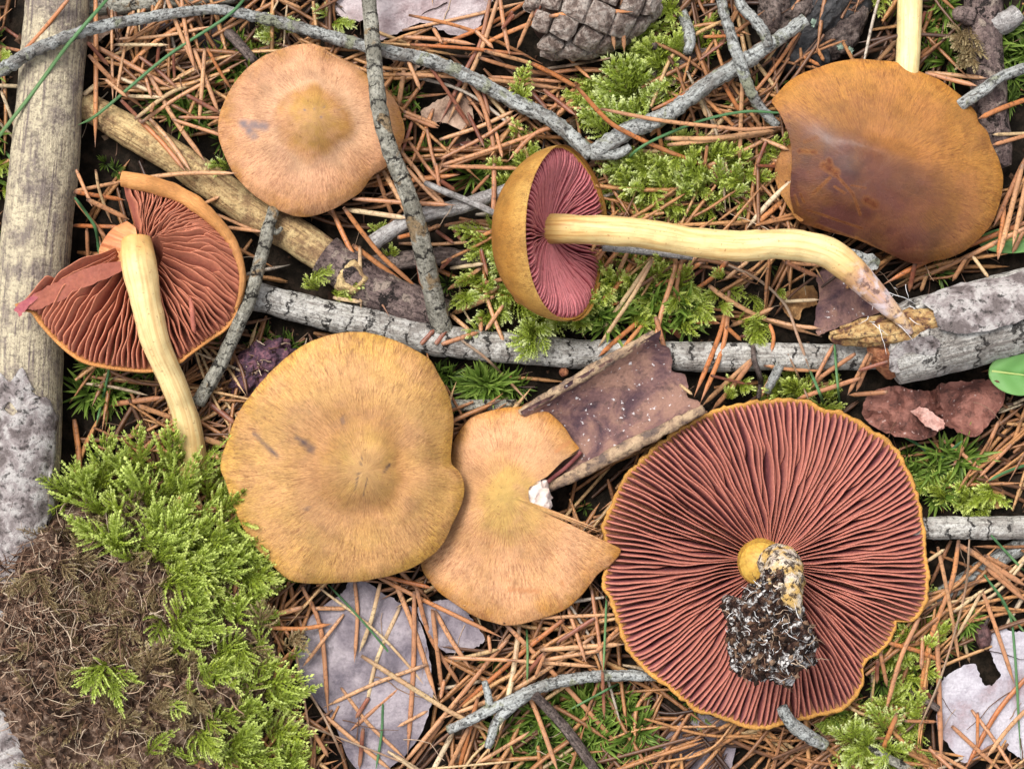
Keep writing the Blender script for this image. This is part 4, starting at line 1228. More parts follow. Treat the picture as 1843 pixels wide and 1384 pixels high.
sheet([(1384, 992), (1402, 990), (1420, 994), (1436, 994), (1428, 1006), (1424, 1020), (1412, 1012), (1396, 1006)], warp(140, 6, 12, 4), 8, YEL, 'torn_skin', me_, seed=3, step=6, stp=False)
# soil ball
ico = bpy.data.meshes.new('t')
th, ph = np.meshgrid(np.linspace(0.01, np.pi - .01, 70), np.linspace(0, 2 * np.pi, 110, endpoint=False), indexing='ij')
d = np.stack([np.sin(th) * np.cos(ph), np.sin(th) * np.sin(ph), np.cos(th)], -1)
nz = fbm(d[..., 0] * 2.5 + 4, d[..., 1] * 2.5 + 4, d[..., 2] * 2.5 + 4, 15, 5)
rr_ = 0.35 + 1.2 * nz
CE = PP(1383, 1134, 236)
taper = 1 - 0.22 * d[..., 1]
ball = d * rr_[..., None] * np.stack([70 * taper, 0 * taper + 94, 0 * taper + 60], -1) + CE
sob = part('soil_ball', ball.reshape(-1, 3), quads_grid(70, 110, True).tolist(), M['dirt'], me_)
bp_ = ball.reshape(-1, 3); bn_ = (d * np.array([1, 1, 1])).reshape(-1, 3)
vis = np.where(bn_[:, 2] > -0.25)[0]
mb = MB()
for k_ in range(100):
    i = vis[rng.integers(len(vis))]
    p = bp_[i] + bn_[i] * 2
    n_ = bn_[i]; dr = np.cross(n_, rng.normal(size=3)); dr /= np.linalg.norm(dr) + 1e-9
    L = rng.uniform(8, 30); pts = [p]
    for q_ in range(6):
        dr = dr + rng.normal(size=3) * 0.45; dr -= n_ * (dr @ n_) * 0.7; dr /= np.linalg.norm(dr)
        pts.append(pts[-1] + dr * L / 6 + n_ * rng.uniform(-.4, .9))
    V_, F_ = thin(np.array(pts), np.linspace(1, .35, 7) * rng.uniform(.35, 0.9), 5)
    mb.add(V_, F_)
V_, F_, T_ = mb.out()
part('mycelium', V_, F_, M['mycel'], sob, kind='stuff')


def crumb(p, s_, seed=0):
    o = np.array([[1, 0, 0], [0, 1, 0], [-1, 0, 0], [0, -1, 0], [0, 0, .8], [0, 0, -.8]], float) * s_ * (0.6 + 0.8 * rng.random((6, 3)))
    a = rng.random() * 6.28
    o = np.stack([o[:, 0] * math.cos(a) - o[:, 1] * math.sin(a), o[:, 0] * math.sin(a) + o[:, 1] * math.cos(a), o[:, 2]], -1)
    return o + p, np.array([(0, 1, 4), (1, 2, 4), (2, 3, 4), (3, 0, 4), (1, 0, 5), (2, 1, 5), (3, 2, 5), (0, 3, 5)])


mb = MB(); mb2 = MB()
for k_ in range(420):
    i = vis[rng.integers(len(vis))]
    V_, F_ = crumb(bp_[i] + bn_[i] * rng.uniform(-1, 3), rng.uniform(2, 6))
    mb.add(V_, F_, rng.random() ** 2)
for k_ in range(90):
    i = vis[rng.integers(len(vis))]
    n_ = bn_[i]; dr = n_ * .8 + rng.normal(size=3) * .7; dr /= np.linalg.norm(dr); pts = [bp_[i]]
    for q_ in range(6):
        dr = dr + rng.normal(size=3) * 0.35; dr /= np.linalg.norm(dr); pts.append(pts[-1] + dr * rng.uniform(3, 6))
    V_, F_ = thin(np.array(pts), np.linspace(1, .3, 7) * rng.uniform(.6, 1.2), 4)
    mb2.add(V_, F_, rng.random())
V_, F_, T_ = mb.out(); part('soil_crumbs', V_, F_, M['crumb'], sob, {'tint': T_}, False, 'stuff')
V_, F_, T_ = mb2.out(); part('root_hairs', V_, F_, M['root'], sob, {'tint': T_}, True, 'stuff')

# --- dome-capped mushroom lying on its side, long pale stem
GF = gill_mat('wine_red_gill', sr(166, 70, 80), sr(212, 132, 132), sr(146, 56, 70))
CAPFI = cap_mat('dome_cap_flesh', [(0.0, sr(120, 48, 54)), (0.47, sr(120, 48, 54)), (0.488, sr(206, 150, 66)), (0.54, sr(200, 148, 62)), (1.0, sr(180, 126, 48))], sr(190, 130, 60), sr(140, 80, 30), 0.3, 0.2, rn=0.01)
mf = thing('mushroom', PP(1010, 425, 0), 'mushroom lying on its side with dome cap, wine red gills and long pale stem', 'mushroom')
tl = math.radians(61)
axF = np.array([math.sin(tl), 0.02, math.cos(tl)]); axF /= np.linalg.norm(axF)
e1 = np.array([0, 1.0, 0]) - axF * axF[1]; e1 /= np.linalg.norm(e1)
e2 = np.cross(e1, axF)
CF = PP(1022, 421, 150)


def mapF(t, rho, h, lat):
    t = np.asarray(t, float)
    R0 = 150 * (1 + 0.02 * np.sin(2 * t + .6) + 0.012 * np.sin(5 * t))
    x = R0 * rho * np.cos(t) - lat * np.sin(t); y = R0 * rho * np.sin(t) + lat * np.cos(t)
    z = -46 * (1 - rho ** 1.6) - 8 + 3 * np.sin(3 * t) * rho + h
    return CF + x[..., None] * e2 + y[..., None] * e1 + z[..., None] * axF


thF = np.linspace(-np.pi, np.pi, 260, endpoint=False)
# inner face and lip
rows = [(r, 0.0, .5 * r) for r in np.linspace(.03, .95, 14)] + [(.97, 1.5, .485), (.99, 3., .5), (1.004, 2., .52)]
Vr, ra, fb = [], [], []
for r, dz, a in rows:
    Vr.append(mapF(thF, np.full(260, r), np.full(260, dz), np.zeros(260))); ra += [a] * 260; fb.append(np.stack([np.cos(thF) * 34, np.sin(thF) * 34, np.full(260, r * 9)], -1))
part('cap_flesh', np.array(Vr).reshape(-1, 3), quads_grid(len(rows), 260, True).tolist(), CAPFI, mf, {'rho': ra, 'fib': np.array(fb).reshape(-1, 3), 'stain': np.zeros(len(ra))})
# outer dome
Vr, ra, fb = [], [], []
for q_ in np.linspace(0, 1, 48):
    a = 0.02 + q_ * (np.pi / 2 + 0.02)
    R0 = 150 * (1 + 0.02 * np.sin(2 * thF + .6) + 0.012 * np.sin(5 * thF)) * 1.01
    rr2 = np.sin(a) ** 0.92 if a < np.pi / 2 else np.sin(a) ** .92
    z = -118 * np.cos(a) ** (0.95) if a < np.pi / 2 else 1.5
    z = z + 3 * np.sin(3 * thF) * rr2
    bump_ = 1 + 0.03 * (fbm(np.cos(thF) * 2 + 5, np.sin(thF) * 2 + 5, q_ * 2, 4, 2) - .5)
    Vr.append(CF + (R0 * rr2 * bump_ * np.cos(thF))[:, None] * e2 + (R0 * rr2 * bump_ * np.sin(thF))[:, None] * e1 + np.broadcast_to(z, (260,))[:, None] * axF)
    ra += [q_] * 260; fb.append(np.stack([np.cos(thF) * 36, np.sin(thF) * 36, np.full(260, q_ * 22)], -1))
Vr = np.array(Vr).reshape(-1, 3)
Fd = quads_grid(48, 260, True)[:, ::-1].tolist() + [tuple(range(260))]
part('cap', Vr, Fd, CAPF, mf, {'rho': ra, 'fib': np.array(fb).reshape(-1, 3), 'stain': np.zeros(len(ra))})
gills(mf.children[0], mapF, gill_items(-np.pi, np.pi, 112, 0.10, 0.99), lambda r: 19 * np.clip((1 - r) / .2, 0, 1) ** .5,
      lambda t, r: 0.35 * (fbm(np.cos(t) * 3 + 7, np.sin(t) * 3 + 7, r * 2, 8, 2) - .5), 2.3, 1.0, GF, ns=14, wave=1.0)
pst = [(956, 412, 118), (990, 412, 132), (1060, 414, 152), (1150, 420, 164), (1250, 436, 166), (1330, 443, 164), (1398, 440, 164), (1452, 444, 166), (1496, 458, 168), (1530, 484, 168), (1560, 514, 166), (1590, 544, 162), (1616, 570, 156), (1640, 600, 146)]
V, F, A = tube(PP(*np.array(pst).T), [28, 25, 24.5, 25, 25.5, 25.5, 25, 25.5, 26, 25, 22, 17, 12, 5], n=170, m=32, amp=.11, ns=30, fibF=9, fibL=50)
s_ = NT('long_stem')
al = s_.math('ADD', s_.attr('along'), s_.math('MULTIPLY', s_.math('SUBTRACT', s_.noise(40, detail=4), 0.5), 0.12))
g_ = s_.noise(vec=s_.attr('fib', True), scale=0.55, detail=4, rough=0.6)
c_ = s_.ramp(al, [(0.0, sr(196, 140, 66)), (0.08, sr(212, 170, 100)), (0.16, sr(220, 194, 134)), (0.58, sr(222, 200, 146)), (0.68, sr(210, 172, 114)), (0.74, sr(176, 134, 108)), (0.84, sr(190, 160, 152)), (0.94, sr(206, 172, 128)), (1.0, sr(186, 160, 150))])
c_ = s_.mix(s_.ramp(g_, [(0.40, 0.6), (0.53, 0.0)]), c_, sr(196, 150, 86))
c_ = s_.mix(0.5, c_, s_.ramp(s_.noise(28, detail=5, rough=.65), [(0.38, 0.72), (0.5, 1.0), (0.66, 1.1)]), 'MULTIPLY')
c_ = s_.mix(s_.ramp(s_.noise(7, detail=3), [(0.64, 0.0), (0.7, 0.6)]), c_, sr(150, 96, 52))
dz_ = s_.ramp(al, [(0.66, 0.0), (0.76, 1.0)])
c_ = s_.mix(s_.math('MULTIPLY', dz_, s_.ramp(s_.noise(15, detail=5, rough=.7), [(0.52, 0.0), (0.6, .75)])), c_, sr(74, 50, 50))
c_ = s_.mix(s_.math('MULTIPLY', dz_, s_.ramp(s_.noise(24, detail=5), [(0.5, 0.0), (0.62, .7)])), c_, sr(212, 202, 206))
c_ = s_.mix(s_.math('MULTIPLY', s_.ramp(al, [(0.0, 1.0), (0.25, 0.0)]), s_.ramp(g_, [(0.42, .6), (0.5, 0.0)])), c_, sr(170, 108, 46))
part('stem', V, F, s_.fin(c_, 0.5, s_.bump(g_, 1.4, 0.5), 0.35, sss=0.15), mf, A)
mb = MB()
for k_ in range(16):
    p = PP(1560 + rng.uniform(0, 80), 500 + rng.uniform(10, 90), 166); pts = [p]
    dr = np.array([rng.normal() * .5 + .4, rng.normal() * .5 - .6, -.2])
    for q_ in range(6): dr = dr + rng.normal(size=3) * .25; pts.append(pts[-1] + dr * 4)
    V_, F_ = thin(np.array(pts), np.linspace(1, .3, 7) * .7, 5); mb.add(V_, F_)
V_, F_, T_ = mb.out(); part('mycelium', V_, F_, M['mycel'], mf, kind='stuff')

# --- torn mushroom on the left
GB = gill_mat('rust_gill', sr(166, 98, 78), sr(188, 120, 92), sr(148, 84, 70))
CAPB = cap_mat('torn_cap_flesh', [(0.0, sr(130, 66, 50)), (0.47, sr(130, 66, 50)), (0.488, sr(206, 140, 74)), (0.54, sr(206, 144, 82)), (0.7, sr(206, 146, 86)), (1.0, sr(200, 140, 80))], sr(214, 156, 96), sr(150, 84, 44), 0.4, 0.3, rn=0.01)
zB = zc(0, 300, 3.008)
ob = zB([(655, 55), (700, 60), (800, 80), (920, 115), (1050, 180), (1180, 290), (1280, 420), (1328, 560), (1325, 680), (1290, 790), (1230, 880), (1130, 950), (1020, 1030), (985, 1060), (900, 1095), (790, 1115), (620, 1100), (470, 1070), (380, 1020), (290, 940), (210, 850), (165, 790), (110, 785), (80, 745)])
cB = (256.0, 463.0)
PB = catmull(ob, 200)
dB = PB - np.array(cB)
aB = np.unwrap(np.arctan2(dB[:, 1], dB[:, 0])); rB_ = np.hypot(dB[:, 0], dB[:, 1])
oB = np.argsort(aB)
rB = lambda t: np.interp(t, aB[oB], rB_[oB])
aB0, aB1 = aB.min(), aB.max()
mB = thing('mushroom', PP(290, 560, 0), 'torn mushroom with rust red gills and curved yellow stem leaning on log', 'mushroom')


def zpB(x, y):
    return 106 + 66 * np.clip((330 - x) / 290.0, -0.3, 1) + 14 * np.clip((430 - y) / 110.0, 0, 1)


def mapB(t, rho, h, lat):
    r = rB(t) * rho
    x = cB[0] + r * np.cos(t) - lat * np.sin(t); y = cB[1] + r * np.sin(t) + lat * np.cos(t)
    return PP(x, y, zpB(x, y) - 26 * (1 - rho ** 2) + 4 * rho ** 2 * np.sin(7 * t) + h)


thB = np.linspace(aB0, aB1, 260)
disc_body(mB, mapB, thB, CAPB, lambda r: 13 + 4 * (1 - r), lip=4, closed=False)


def leanB(t, r):
    up = np.exp(-((t - aB0) / 0.5) ** 2)
    return 1.1 * np.exp(-((t - aB1) / 0.8) ** 2) - 0.9 * np.exp(-((t + 0.1) / 0.8) ** 2) + 0.2 * up + 0.5 * (fbm(t * 2 + 7, r * 2, 0, 5, 2) - .5)


gills(mB.children[0], mapB, gill_items(aB0 + .02, aB1 - .03, 92, 0.16, 0.965), lambda r: 36 * np.clip((1 - r) / .35, 0, 1) ** .6, leanB, 3.6, 1.3, GB, ns=20, wave=2.0)
# rolled tan margin of the right lobe
tt = np.linspace(aB0, 0.5, 60)
rw = mapB(tt, np.full(60, 0.965), np.full(60, 12.0), np.zeros(60))
V, F, A = tube(rw, [13, 15, 15, 14, 12, 9, 6, 3], n=120, m=16, amp=.16, ns=22, seed=3, flat=1.1, fibF=4)
A.update({'rho': np.full(len(V), .62), 'stain': np.zeros(len(V))})
part('rolled_margin', V, F, CAPB, mB, A)
# flat torn gill face along the left tear, with its purplish tip
sheet(zB([(655, 515), (650, 572), (560, 612), (430, 668), (330, 722), (225, 768), (165, 776), (150, 740), (230, 665), (350, 605), (500, 540)]), lambda x, y: zpB(x, y) + 17 - 0.15 * (y - 500) + 4 * (fbm(x / 30, y / 30, 0, 3, 2) - .5), 3, GB, 'torn_gill_face', mB, seed=3, step=10, jag=2.6, stp=False)
sheet(zB([(220, 672), (215, 700), (170, 745), (130, 785), (105, 815), (95, 790), (75, 775), (110, 735), (170, 700)]), lambda x, y: zpB(x, y) + 8, 6, plain_mat('bruised_gill_tip', sr(150, 74, 86), sr(176, 100, 96), 10, 0.6), 'bruised_tip', mB, seed=5, step=7, jag=2, stp=False)
# folded cap flesh flaring from the stem top into the tear
FLESH = stem_mat('torn_flesh_streaks', sr(214, 150, 100), sr(206, 142, 92), sr(196, 128, 84), sr(176, 100, 66))
nu, nv = 22, 30
uu, vv = np.meshgrid(np.linspace(0, 1, nu), np.linspace(0, 1, nv), indexing='ij')
inner = catmull(zB([(735, 330), (745, 400), (735, 470), (690, 520), (650, 545)]), nv); outer = catmull(zB([(690, 295), (610, 335), (550, 415), (535, 470), (560, 505)]), nv)
Pq = inner[None] * (1 - uu)[..., None] + outer[None] * uu[..., None]
zz = 140 - 26 * uu ** 1.6 + 5 * np.sin(vv * 16 + uu * 2) * uu + 4 * np.sin(vv * 41)*uu
tp = PP(Pq[..., 0], Pq[..., 1], zz).reshape(-1, 3); bt = PP(Pq[..., 0], Pq[..., 1], zz - 14).reshape(-1, 3)
q = quads_grid(nu, nv); k = nu * nv
rim = list(range(nv)) + [i_ * nv + nv - 1 for i_ in range(1, nu)] + [(nu - 1) * nv + i_ for i_ in range(nv - 2, -1, -1)] + [i_ * nv for i_ in range(nu - 2, 0, -1)]
part('torn_flesh', np.vstack([tp, bt]), q.tolist() + (q + k)[:, ::-1].tolist() + [(a, b, b + k, a + k)[::-1] for a, b in zip(rim, rim[1:] + rim[:1])], FLESH, mB,
     {'fib': np.tile(np.stack([vv * 26, vv * 0, uu * 1.2], -1).reshape(-1, 3), (2, 1)), 'along': np.tile(uu.ravel(), 2)})
pst = [(244, 432, 132), (248, 466, 142), (256, 508, 150), (266, 560, 148), (282, 622, 134), (310, 686, 108), (332, 744, 84), (344, 800, 66), (348, 850, 50)]
V, F, A = tube(PP(*np.array(pst, float).T), [25, 30, 28, 25, 23.5, 22.5, 23, 24, 24], n=90, m=28, amp=.11, ns=34, fibF=9, fibL=70)
part('stem', V, F, STEMB, mB, A)
V, F, A = tube(PP([342, 346, 348, 352], [236 + 300, 560, 590, 600], [136, 142, 140, 136]), [2, 5, 4, 2], n=16, m=10, amp=.7, ns=8, seed=3, fibF=3)
A['edge'] = np.zeros(len(V)); part('gill_scrap', V, F, GB, mB, A)


# ================================================================ loose litter that nobody could count
def pdist(x, y, path):
    P = np.asarray(path, float)
    best = 1e9
    for a, b in zip(P[:-1], P[1:]):
        d = b - a
        t = np.clip(((x - a[0]) * d[0] + (y - a[1]) * d[1]) / max(d @ d, 1e-6), 0, 1)
        best = np.minimum(best, np.hypot(x - a[0] - t * d[0], y - a[1] - t * d[1]))
    return best


stamp_poly([(1826 + 62 * math.cos(a), 432 + 24 * math.sin(a)) for a in np.linspace(0, 6.1, 16)], 34, landmark('on the green leaf'))
KEEP.append(([(1376, 1004), (1384, 1010)], 225))
KEEPM = np.zeros((NX, NY), bool)
for path, r_ in KEEP: KEEPM |= pdist(_hx, _hy, path) < r_


def needle_geo(W, w, m=6, flat=0.62):
    """needle along world path W: pointed tip, blunt base, slightly flattened"""
    n = len(W)
    q = np.linspace(0, 1, n)
    rad = w * 0.5 * np.clip(np.minimum(0.7 + q / 0.12 * 0.3, (1.004 - q) / 0.16), 0.04, 1)
    T = np.gradient(W, axis=0); T /= np.linalg.norm(T, axis=1)[:, None] + 1e-9
    N1 = np.cross(T, [0, 0, 1.0]); N1 /= np.linalg.norm(N1, axis=1)[:, None] + 1e-9
    N2 = np.cross(N1, T)
    roll = 0.5
    ph = np.linspace(0, 2 * np.pi, m, endpoint=False) + roll
    V = W[:, None] + (np.cos(ph)[None] * rad[:, None])[..., None] * N1[:, None] + (np.sin(ph)[None] * rad[:, None] * flat)[..., None] * N2[:, None]
    return V.reshape(-1, 3), quads_grid(n, m, True)


moss_dens = [(1130, 200, 110, 110), (1260, 320, 110, 60), (900, 500, 80, 100), (1050, 560, 90, 50), (1170, 520, 110, 60), (1030, 1310, 130, 70), (480, 60, 60, 50), (240, 270, 80, 50), (830, 670, 60, 40), (1720, 820, 90, 90), (1460, 50, 110, 90)]
mb = MB()
placed = tries = 0
while placed < 4000 and tries < 26000:
    tries += 1
    x, y = (rng.uniform(-120, 1960), rng.uniform(-120, 1500)) if rng.random() < .72 else (rng.uniform(-560, 2400), rng.uniform(-560, 1940))
    if any(((x - a) / c) ** 2 + ((y - b) / d) ** 2 < 1 for a, b, c, d in moss_dens) and rng.random() < 0.72: continue
    L, a = rng.uniform(90, 300), rng.uniform(0, np.pi)
    if rng.random() < 0.35: a = rng.normal(-0.55, 0.35)
    dx, dy = math.cos(a) * L / 2, math.sin(a) * L / 2
    bow = rng.normal() * 0.065 * L
    pts = [(x - dx, y - dy), (x - dy / L * bow * 2, y + dx / L * bow * 2), (x + dx, y + dy)]
    C = catmull(pts, 12)
    i, j = cells(np.stack([C[:, 0] - CX, CY - C[:, 1], C[:, 0] * 0], -1))
    if KEEPM[i, j].mean() > 0.0: continue
    if (LM[i, j] > 0).mean() > 0.12: continue
    w = rng.uniform(5, 8.6)
    W = rest(pts, w * .3, 14)
    if W[:, 2].max() > 62: continue
    late = placed / 4000
    V_, F_ = needle_geo(W[::2] if False else W, w, 5)
    mb.add(V_, F_, np.clip(rng.normal(0.20 + 0.45 * late, 0.2), 0, 1))
    stamp(W[::1], w * .5, 0.6)
    placed += 1
    if rng.random() < .45:                      # the second needle of a pair, joined at the base
        a2 = rng.normal() * .09 + (.05 if rng.random() < .5 else -.05)
        b0 = np.array(pts[0]); R2 = np.array([[math.cos(a2), -math.sin(a2)], [math.sin(a2), math.cos(a2)]])
        pts2 = [tuple(b0 + R2 @ (np.array(p_) - b0)) for p_ in pts]
        C = catmull(pts2, 12); i, j = cells(np.stack([C[:, 0] - CX, CY - C[:, 1], C[:, 0] * 0], -1))
        if KEEPM[i, j].any() or (LM[i, j] > 0).mean() > 0.12: continue
        W2 = rest(pts2, w * .3, 14)
        if W2[:, 2].max() > 60: continue
        V_, F_ = needle_geo(W2, w, 5)
        mb.add(V_, F_, np.clip(mb.T[-1][0] + rng.normal() * .05, 0, 1)); stamp(W2, w * .5, 0.6); placed += 1
V_, F_, T_ = mb.out()
solo('needle_litter', V_, F_, M['litter'], 'dense layer of old brown pine needles on the forest floor', 'needles', kind='stuff', attrs={'tint': T_})

mb = MB()
for k_ in range(700):
    x, y = rng.uniform(-200, 2050), rng.uniform(-200, 1600)
    i, j = cells(np.array([x - CX, CY - y, 0.0]))
    if KEEPM[i, j]: continue
    p = np.array([x - CX, CY - y, float(H[i, j]) + 3]); a = rng.uniform(0, 6.28); dr = np.array([math.cos(a), math.sin(a), rng.normal() * .12]); pts = [p]
    L = rng.uniform(30, 120)
    for q_ in range(9):
        dr = dr + rng.normal(size=3) * np.array([.16, .16, .05]); dr /= np.linalg.norm(dr); pts.append(pts[-1] + dr * L / 9)
    V_, F_ = thin(np.array(pts), np.linspace(1, .5, 10) * rng.uniform(.5, 1.3), 4)
    mb.add(V_, F_, rng.random())
V_, F_, T_ = mb.out()
solo('plant_fibres', V_, F_, M['root'], 'fine dry rootlets and plant fibres strewn through the litter', 'fibres', kind='stuff', attrs={'tint': T_})
mb = MB()
for k_ in range(4600):
    x, y = rng.uniform(-560, 2400), rng.uniform(-560, 1940)
    i, j = cells(np.array([x - CX, CY - y, 0.0]))
    if LM[i, j]: continue
    z = float(ground_h(x, y))
    V_, F_ = crumb(np.array([x - CX, CY - y, z + 1]), rng.uniform(2, 5) if rng.random() < .75 else rng.uniform(5, 13))
    mb.add(V_, F_, rng.random() ** 1.8)
V_, F_, T_ = mb.out()
solo('litter_crumbs', V_, F_, M['crumb'], 'dark crumbs of bark and humus between the needles', 'litter', kind='stuff', attrs={'tint': T_}, smooth=False)

# ================================================================ single pine needles, read from the photograph
NEED = []


def NB(f, txt, s):
    """lines: colour x0,y0 x1,y1 [x2,y2 ...] width [T]  (in an enlarged view)"""
    for ln in txt.strip().split('\n'):
        for it in ln.split(';'):
            tk = it.split()
            if not tk: continue
            col = tk[0]; top = tk[-1] == 'T'
            if top: tk = tk[:-1]
            w = float(tk[-1]) / s * 0.88
            NEED.append((col, f([tuple(float(c) for c in p.split(',')) for p in tk[1:-1]]), w, top))


NB(zc(120, 0, 4.324), '''
o 225,-60 228,500 222,1150 42; p 350,20 352,400 360,790 28; p 560,-40 470,280 375,790 30; p 380,310 760,280 1140,205 32
o 990,140 660,350 420,590 38; p 770,-30 900,300 1035,590 40; p 890,-30 930,270 1000,560 38; p 175,340 500,510 820,690 46
p 170,430 370,640 600,850 42; o 560,930 740,1110 930,1340 46; p 640,920 800,1100 970,1340 46; p 650,600 850,950 1080,1260 44
s 530,930 800,730 1040,640 38; p 575,960 850,770 1180,590 36; p 990,380 1090,640 1190,900 40; p 1075,380 1030,970 38
o 1090,370 1180,540 1280,700 30; p 870,915 1250,920 30; p 820,930 1250,1070 34; p 600,1384 960,1350 1330,1350 40
s 420,610 660,720 34; s 480,750 740,760 34; s 130,740 260,640 46; s 1650,0 1540,210 18; s 1720,0 1700,200 1690,380 18
p 1640,-10 1830,70 34; d 560,440 720,560 860,690 36; d 720,340 700,530 32; s 380,350 800,352 32; d 930,740 1190,880 40
d 160,330 330,520 36; d 420,780 560,920 34; p 680,800 650,880 34; s 1090,60 1060,150 14; p 300,620 470,760 34
d 830,420 840,640 26; p 600,560 660,760 32''', 4.324)
NB(z1, '''
p 190,240 700,130 1170,10 30; o 240,120 600,200 900,310 1280,500 32; o 1210,-20 960,140 720,260 340,400 36; o 1350,130 1100,220 860,330 700,440 40
p 1260,-10 1080,130 890,220 32; d 880,-30 800,330 700,520 480,970 42; p 940,-20 800,400 540,965 42; p 140,580 640,600 1100,650 1490,700 40
p 200,290 480,310 760,350 42; o 250,350 700,380 1170,430 32; p 780,450 1100,540 1640,630 36; p 830,400 1200,500 1500,650 36
p 870,600 1480,640 34; p 1640,620 1500,720 1330,870 42; p 1610,680 1380,915 42; o 1440,395 1550,520 1660,620 32 T
p 1340,570 1600,540 1830,555 34; d 1270,40 1210,140 34; p 1210,90 1150,230 1080,390 34; p 950,-20 980,200 1025,430 40; d 1050,90 1000,180 36
p 720,650 810,800 900,1130 910,1400 44; p 690,740 830,930 30; s 840,720 960,860 1110,1040 38; p 480,1090 800,985 1085,850 38
p 490,1240 820,1070 1100,880 36; p 490,1290 900,1160 1370,990 38; p 530,1300 850,1300 1200,1315 36; p 1380,980 1200,1060 1010,1260 42
o 430,850 350,1060 260,1280 36; p 380,1000 420,1200 470,1360 34; p 240,1100 430,1370 32; p 180,1180 360,1400 38; d 270,940 190,1180 34
p 200,870 480,985 42; p 200,900 470,1000 36; d 390,500 560,740 720,980 34; p 230,460 330,700 38; p 205,540 160,830 46; d 1290,700 1540,900 42
d 700,880 830,1150 36; d 600,820 720,990 36; o 350,1384 640,1360 34; p 430,220 500,340 38; d 1060,120 960,230 34; p 1130,1010 1010,960 30
d 790,600 870,900 34; p 920,1030 970,1230 34; d 1180,700 1320,860 50; p 760,240 900,380 40''', 4.324)
NB(zr2, '''
p 255,-30 265,200 275,410 40; p 160,60 180,220 200,390 36; o 490,860 850,690 1280,490 1640,230 36; o 1650,225 1500,450 1330,670 1150,860 34
o 1030,620 1160,840 1400,1150 40; o 900,760 1060,920 1290,1130 34; p 90,850 560,940 1000,990 1220,1010 1510,985 36 T; p 590,1080 1000,1075 1520,1005 46 T
p 610,1130 1000,1090 1440,1040 38; p 700,1384 1120,1210 1450,1050 38; o 530,960 570,1150 650,1350 38; s 330,1180 560,1180 36
p 1200,570 1185,850 1170,1340 40; o 1030,-20 1170,100 1320,220 42; d 1030,240 1170,400 38; p 965,-30 940,180 42; o 890,290 1200,280 32
o 20,750 150,715 280,725 24; p -60,550 290,552 34; o 1660,440 1800,515 34; o 1775,380 1830,480 34; p 1340,1080 1560,1170 38
p 1350,1180 1480,1270 50; o 1450,1260 1370,1400 34; d 1380,1100 1300,1300 36; s 1000,540 1100,640 26; d 860,470 1060,330 24
d 1300,1290 1500,1300 30; p 920,1130 900,1300 32; s 850,740 920,920 40; p 1230,840 1350,1000 34''', 4.324)
NB(lambda p: [(a, b) for a, b in p], '''o 956,114 1000,136 1042,160 10 T; o 1036,154 1090,214 1130,240 1210,276 1340,324 9.5 T; o 988,30 1060,21 1140,22 9''', 1.0)
z3 = zc(600, 300, 4.324)
NB(z3, '''
o 240,155 600,110 980,65 42; p 340,60 400,230 480,440 40; p 390,40 490,210 590,400 44; p 620,-10 750,170 880,310 38; p 570,10 720,180 870,320 36
p 720,-10 840,140 34; p 800,-20 830,220 36; p 150,250 550,280 950,300 42; s 100,335 350,370 590,405 46; o 80,320 230,520 400,720 700,985 42
o -10,340 90,560 180,730 435,1165 46; o 150,610 350,760 580,935 46; s 205,620 215,1110 36; o 810,800 1010,890 1230,990 46
o 1200,965 1400,1030 1600,1135 46; p 1290,930 1080,1070 880,1165 42; p 1250,1010 920,1155 38; s 980,910 1000,1080 1100,1260 20
p 1190,1010 1250,1180 1340,1400 38; p 1320,1080 1180,1280 38; p 860,460 1070,430 1300,425 38; s 900,465 1280,490 32; o 1280,480 1060,590 38
p 510,600 800,605 1090,585 32; p 1250,-20 1250,200 1240,410 46; p 850,0 1200,10 1520,20 32; d 650,700 685,935 38; d 920,710 830,800 38
s 910,790 1180,755 38; p 1150,790 880,965 38; p 1340,870 1140,915 38; p 720,500 840,455 42; d 680,1384 790,1265 42; d 795,1384 890,1255 42
p 840,1384 1140,1285 42; p 910,1150 1070,1285 38; d 1150,640 1200,850 34; p 1140,1150 1150,1290 40; s 0,1020 220,1055 40; o 500,555 640,520 40
d 930,480 1000,580 36; d 800,500 940,600 36; p 1080,210 1220,60 32; d 830,110 950,190 40''', 4.324)
z4 = zc(1080, 440, 4.324)
NB(z4, '''
p 60,0 -30,130 40; p 165,30 80,120 -10,240 40; p 225,40 150,200 90,330 -20,480 42; o 305,35 200,220 100,360 -20,470 46; s 410,110 250,340 -20,720 42
s 400,140 260,390 120,600 -20,810 38; o 440,490 180,700 -20,880 46; o 440,510 250,720 165,835 40; o 800,135 600,250 405,335 44
p 575,50 580,200 470,560 420,830 46; p 655,50 600,300 520,695 42; o 995,125 860,270 685,385 40; s 600,360 700,490 800,580 34; p 1160,125 960,280 34
o 1015,350 930,700 730,1190 44; o 1005,360 960,780 780,1235 44; p 845,320 980,420 1280,580 1730,720 44; p 1290,580 1500,630 1720,655 38
p 1000,640 1200,560 1355,490 44; o 670,640 800,600 940,615 38; o 980,640 1100,750 38; p 1195,885 1000,1060 790,1260 44; p 1190,900 1020,1120 870,1290 46
p 430,560 480,730 525,915 44; o 1320,620 1350,720 1335,840 36; p 1275,940 1500,975 1760,980 34; p 1830,770 1680,1035 32; p 1830,930 1640,1120 32
p 1540,1195 1830,1105 34; p 1445,135 1700,255 38; p 1460,150 1830,165 34; s 1415,445 1710,430 32; d 650,295 810,185 34
p 1385,940 1235,1210 42; p 1395,950 1300,1190 42; p 760,75 640,225 42; d 540,650 640,730 50; o 150,450 -20,500 30; d 1090,720 1230,700 36
s 620,1090 720,1170 28; d 860,1020 1150,1090 26; p 90,170 0,220 36''', 4.324)
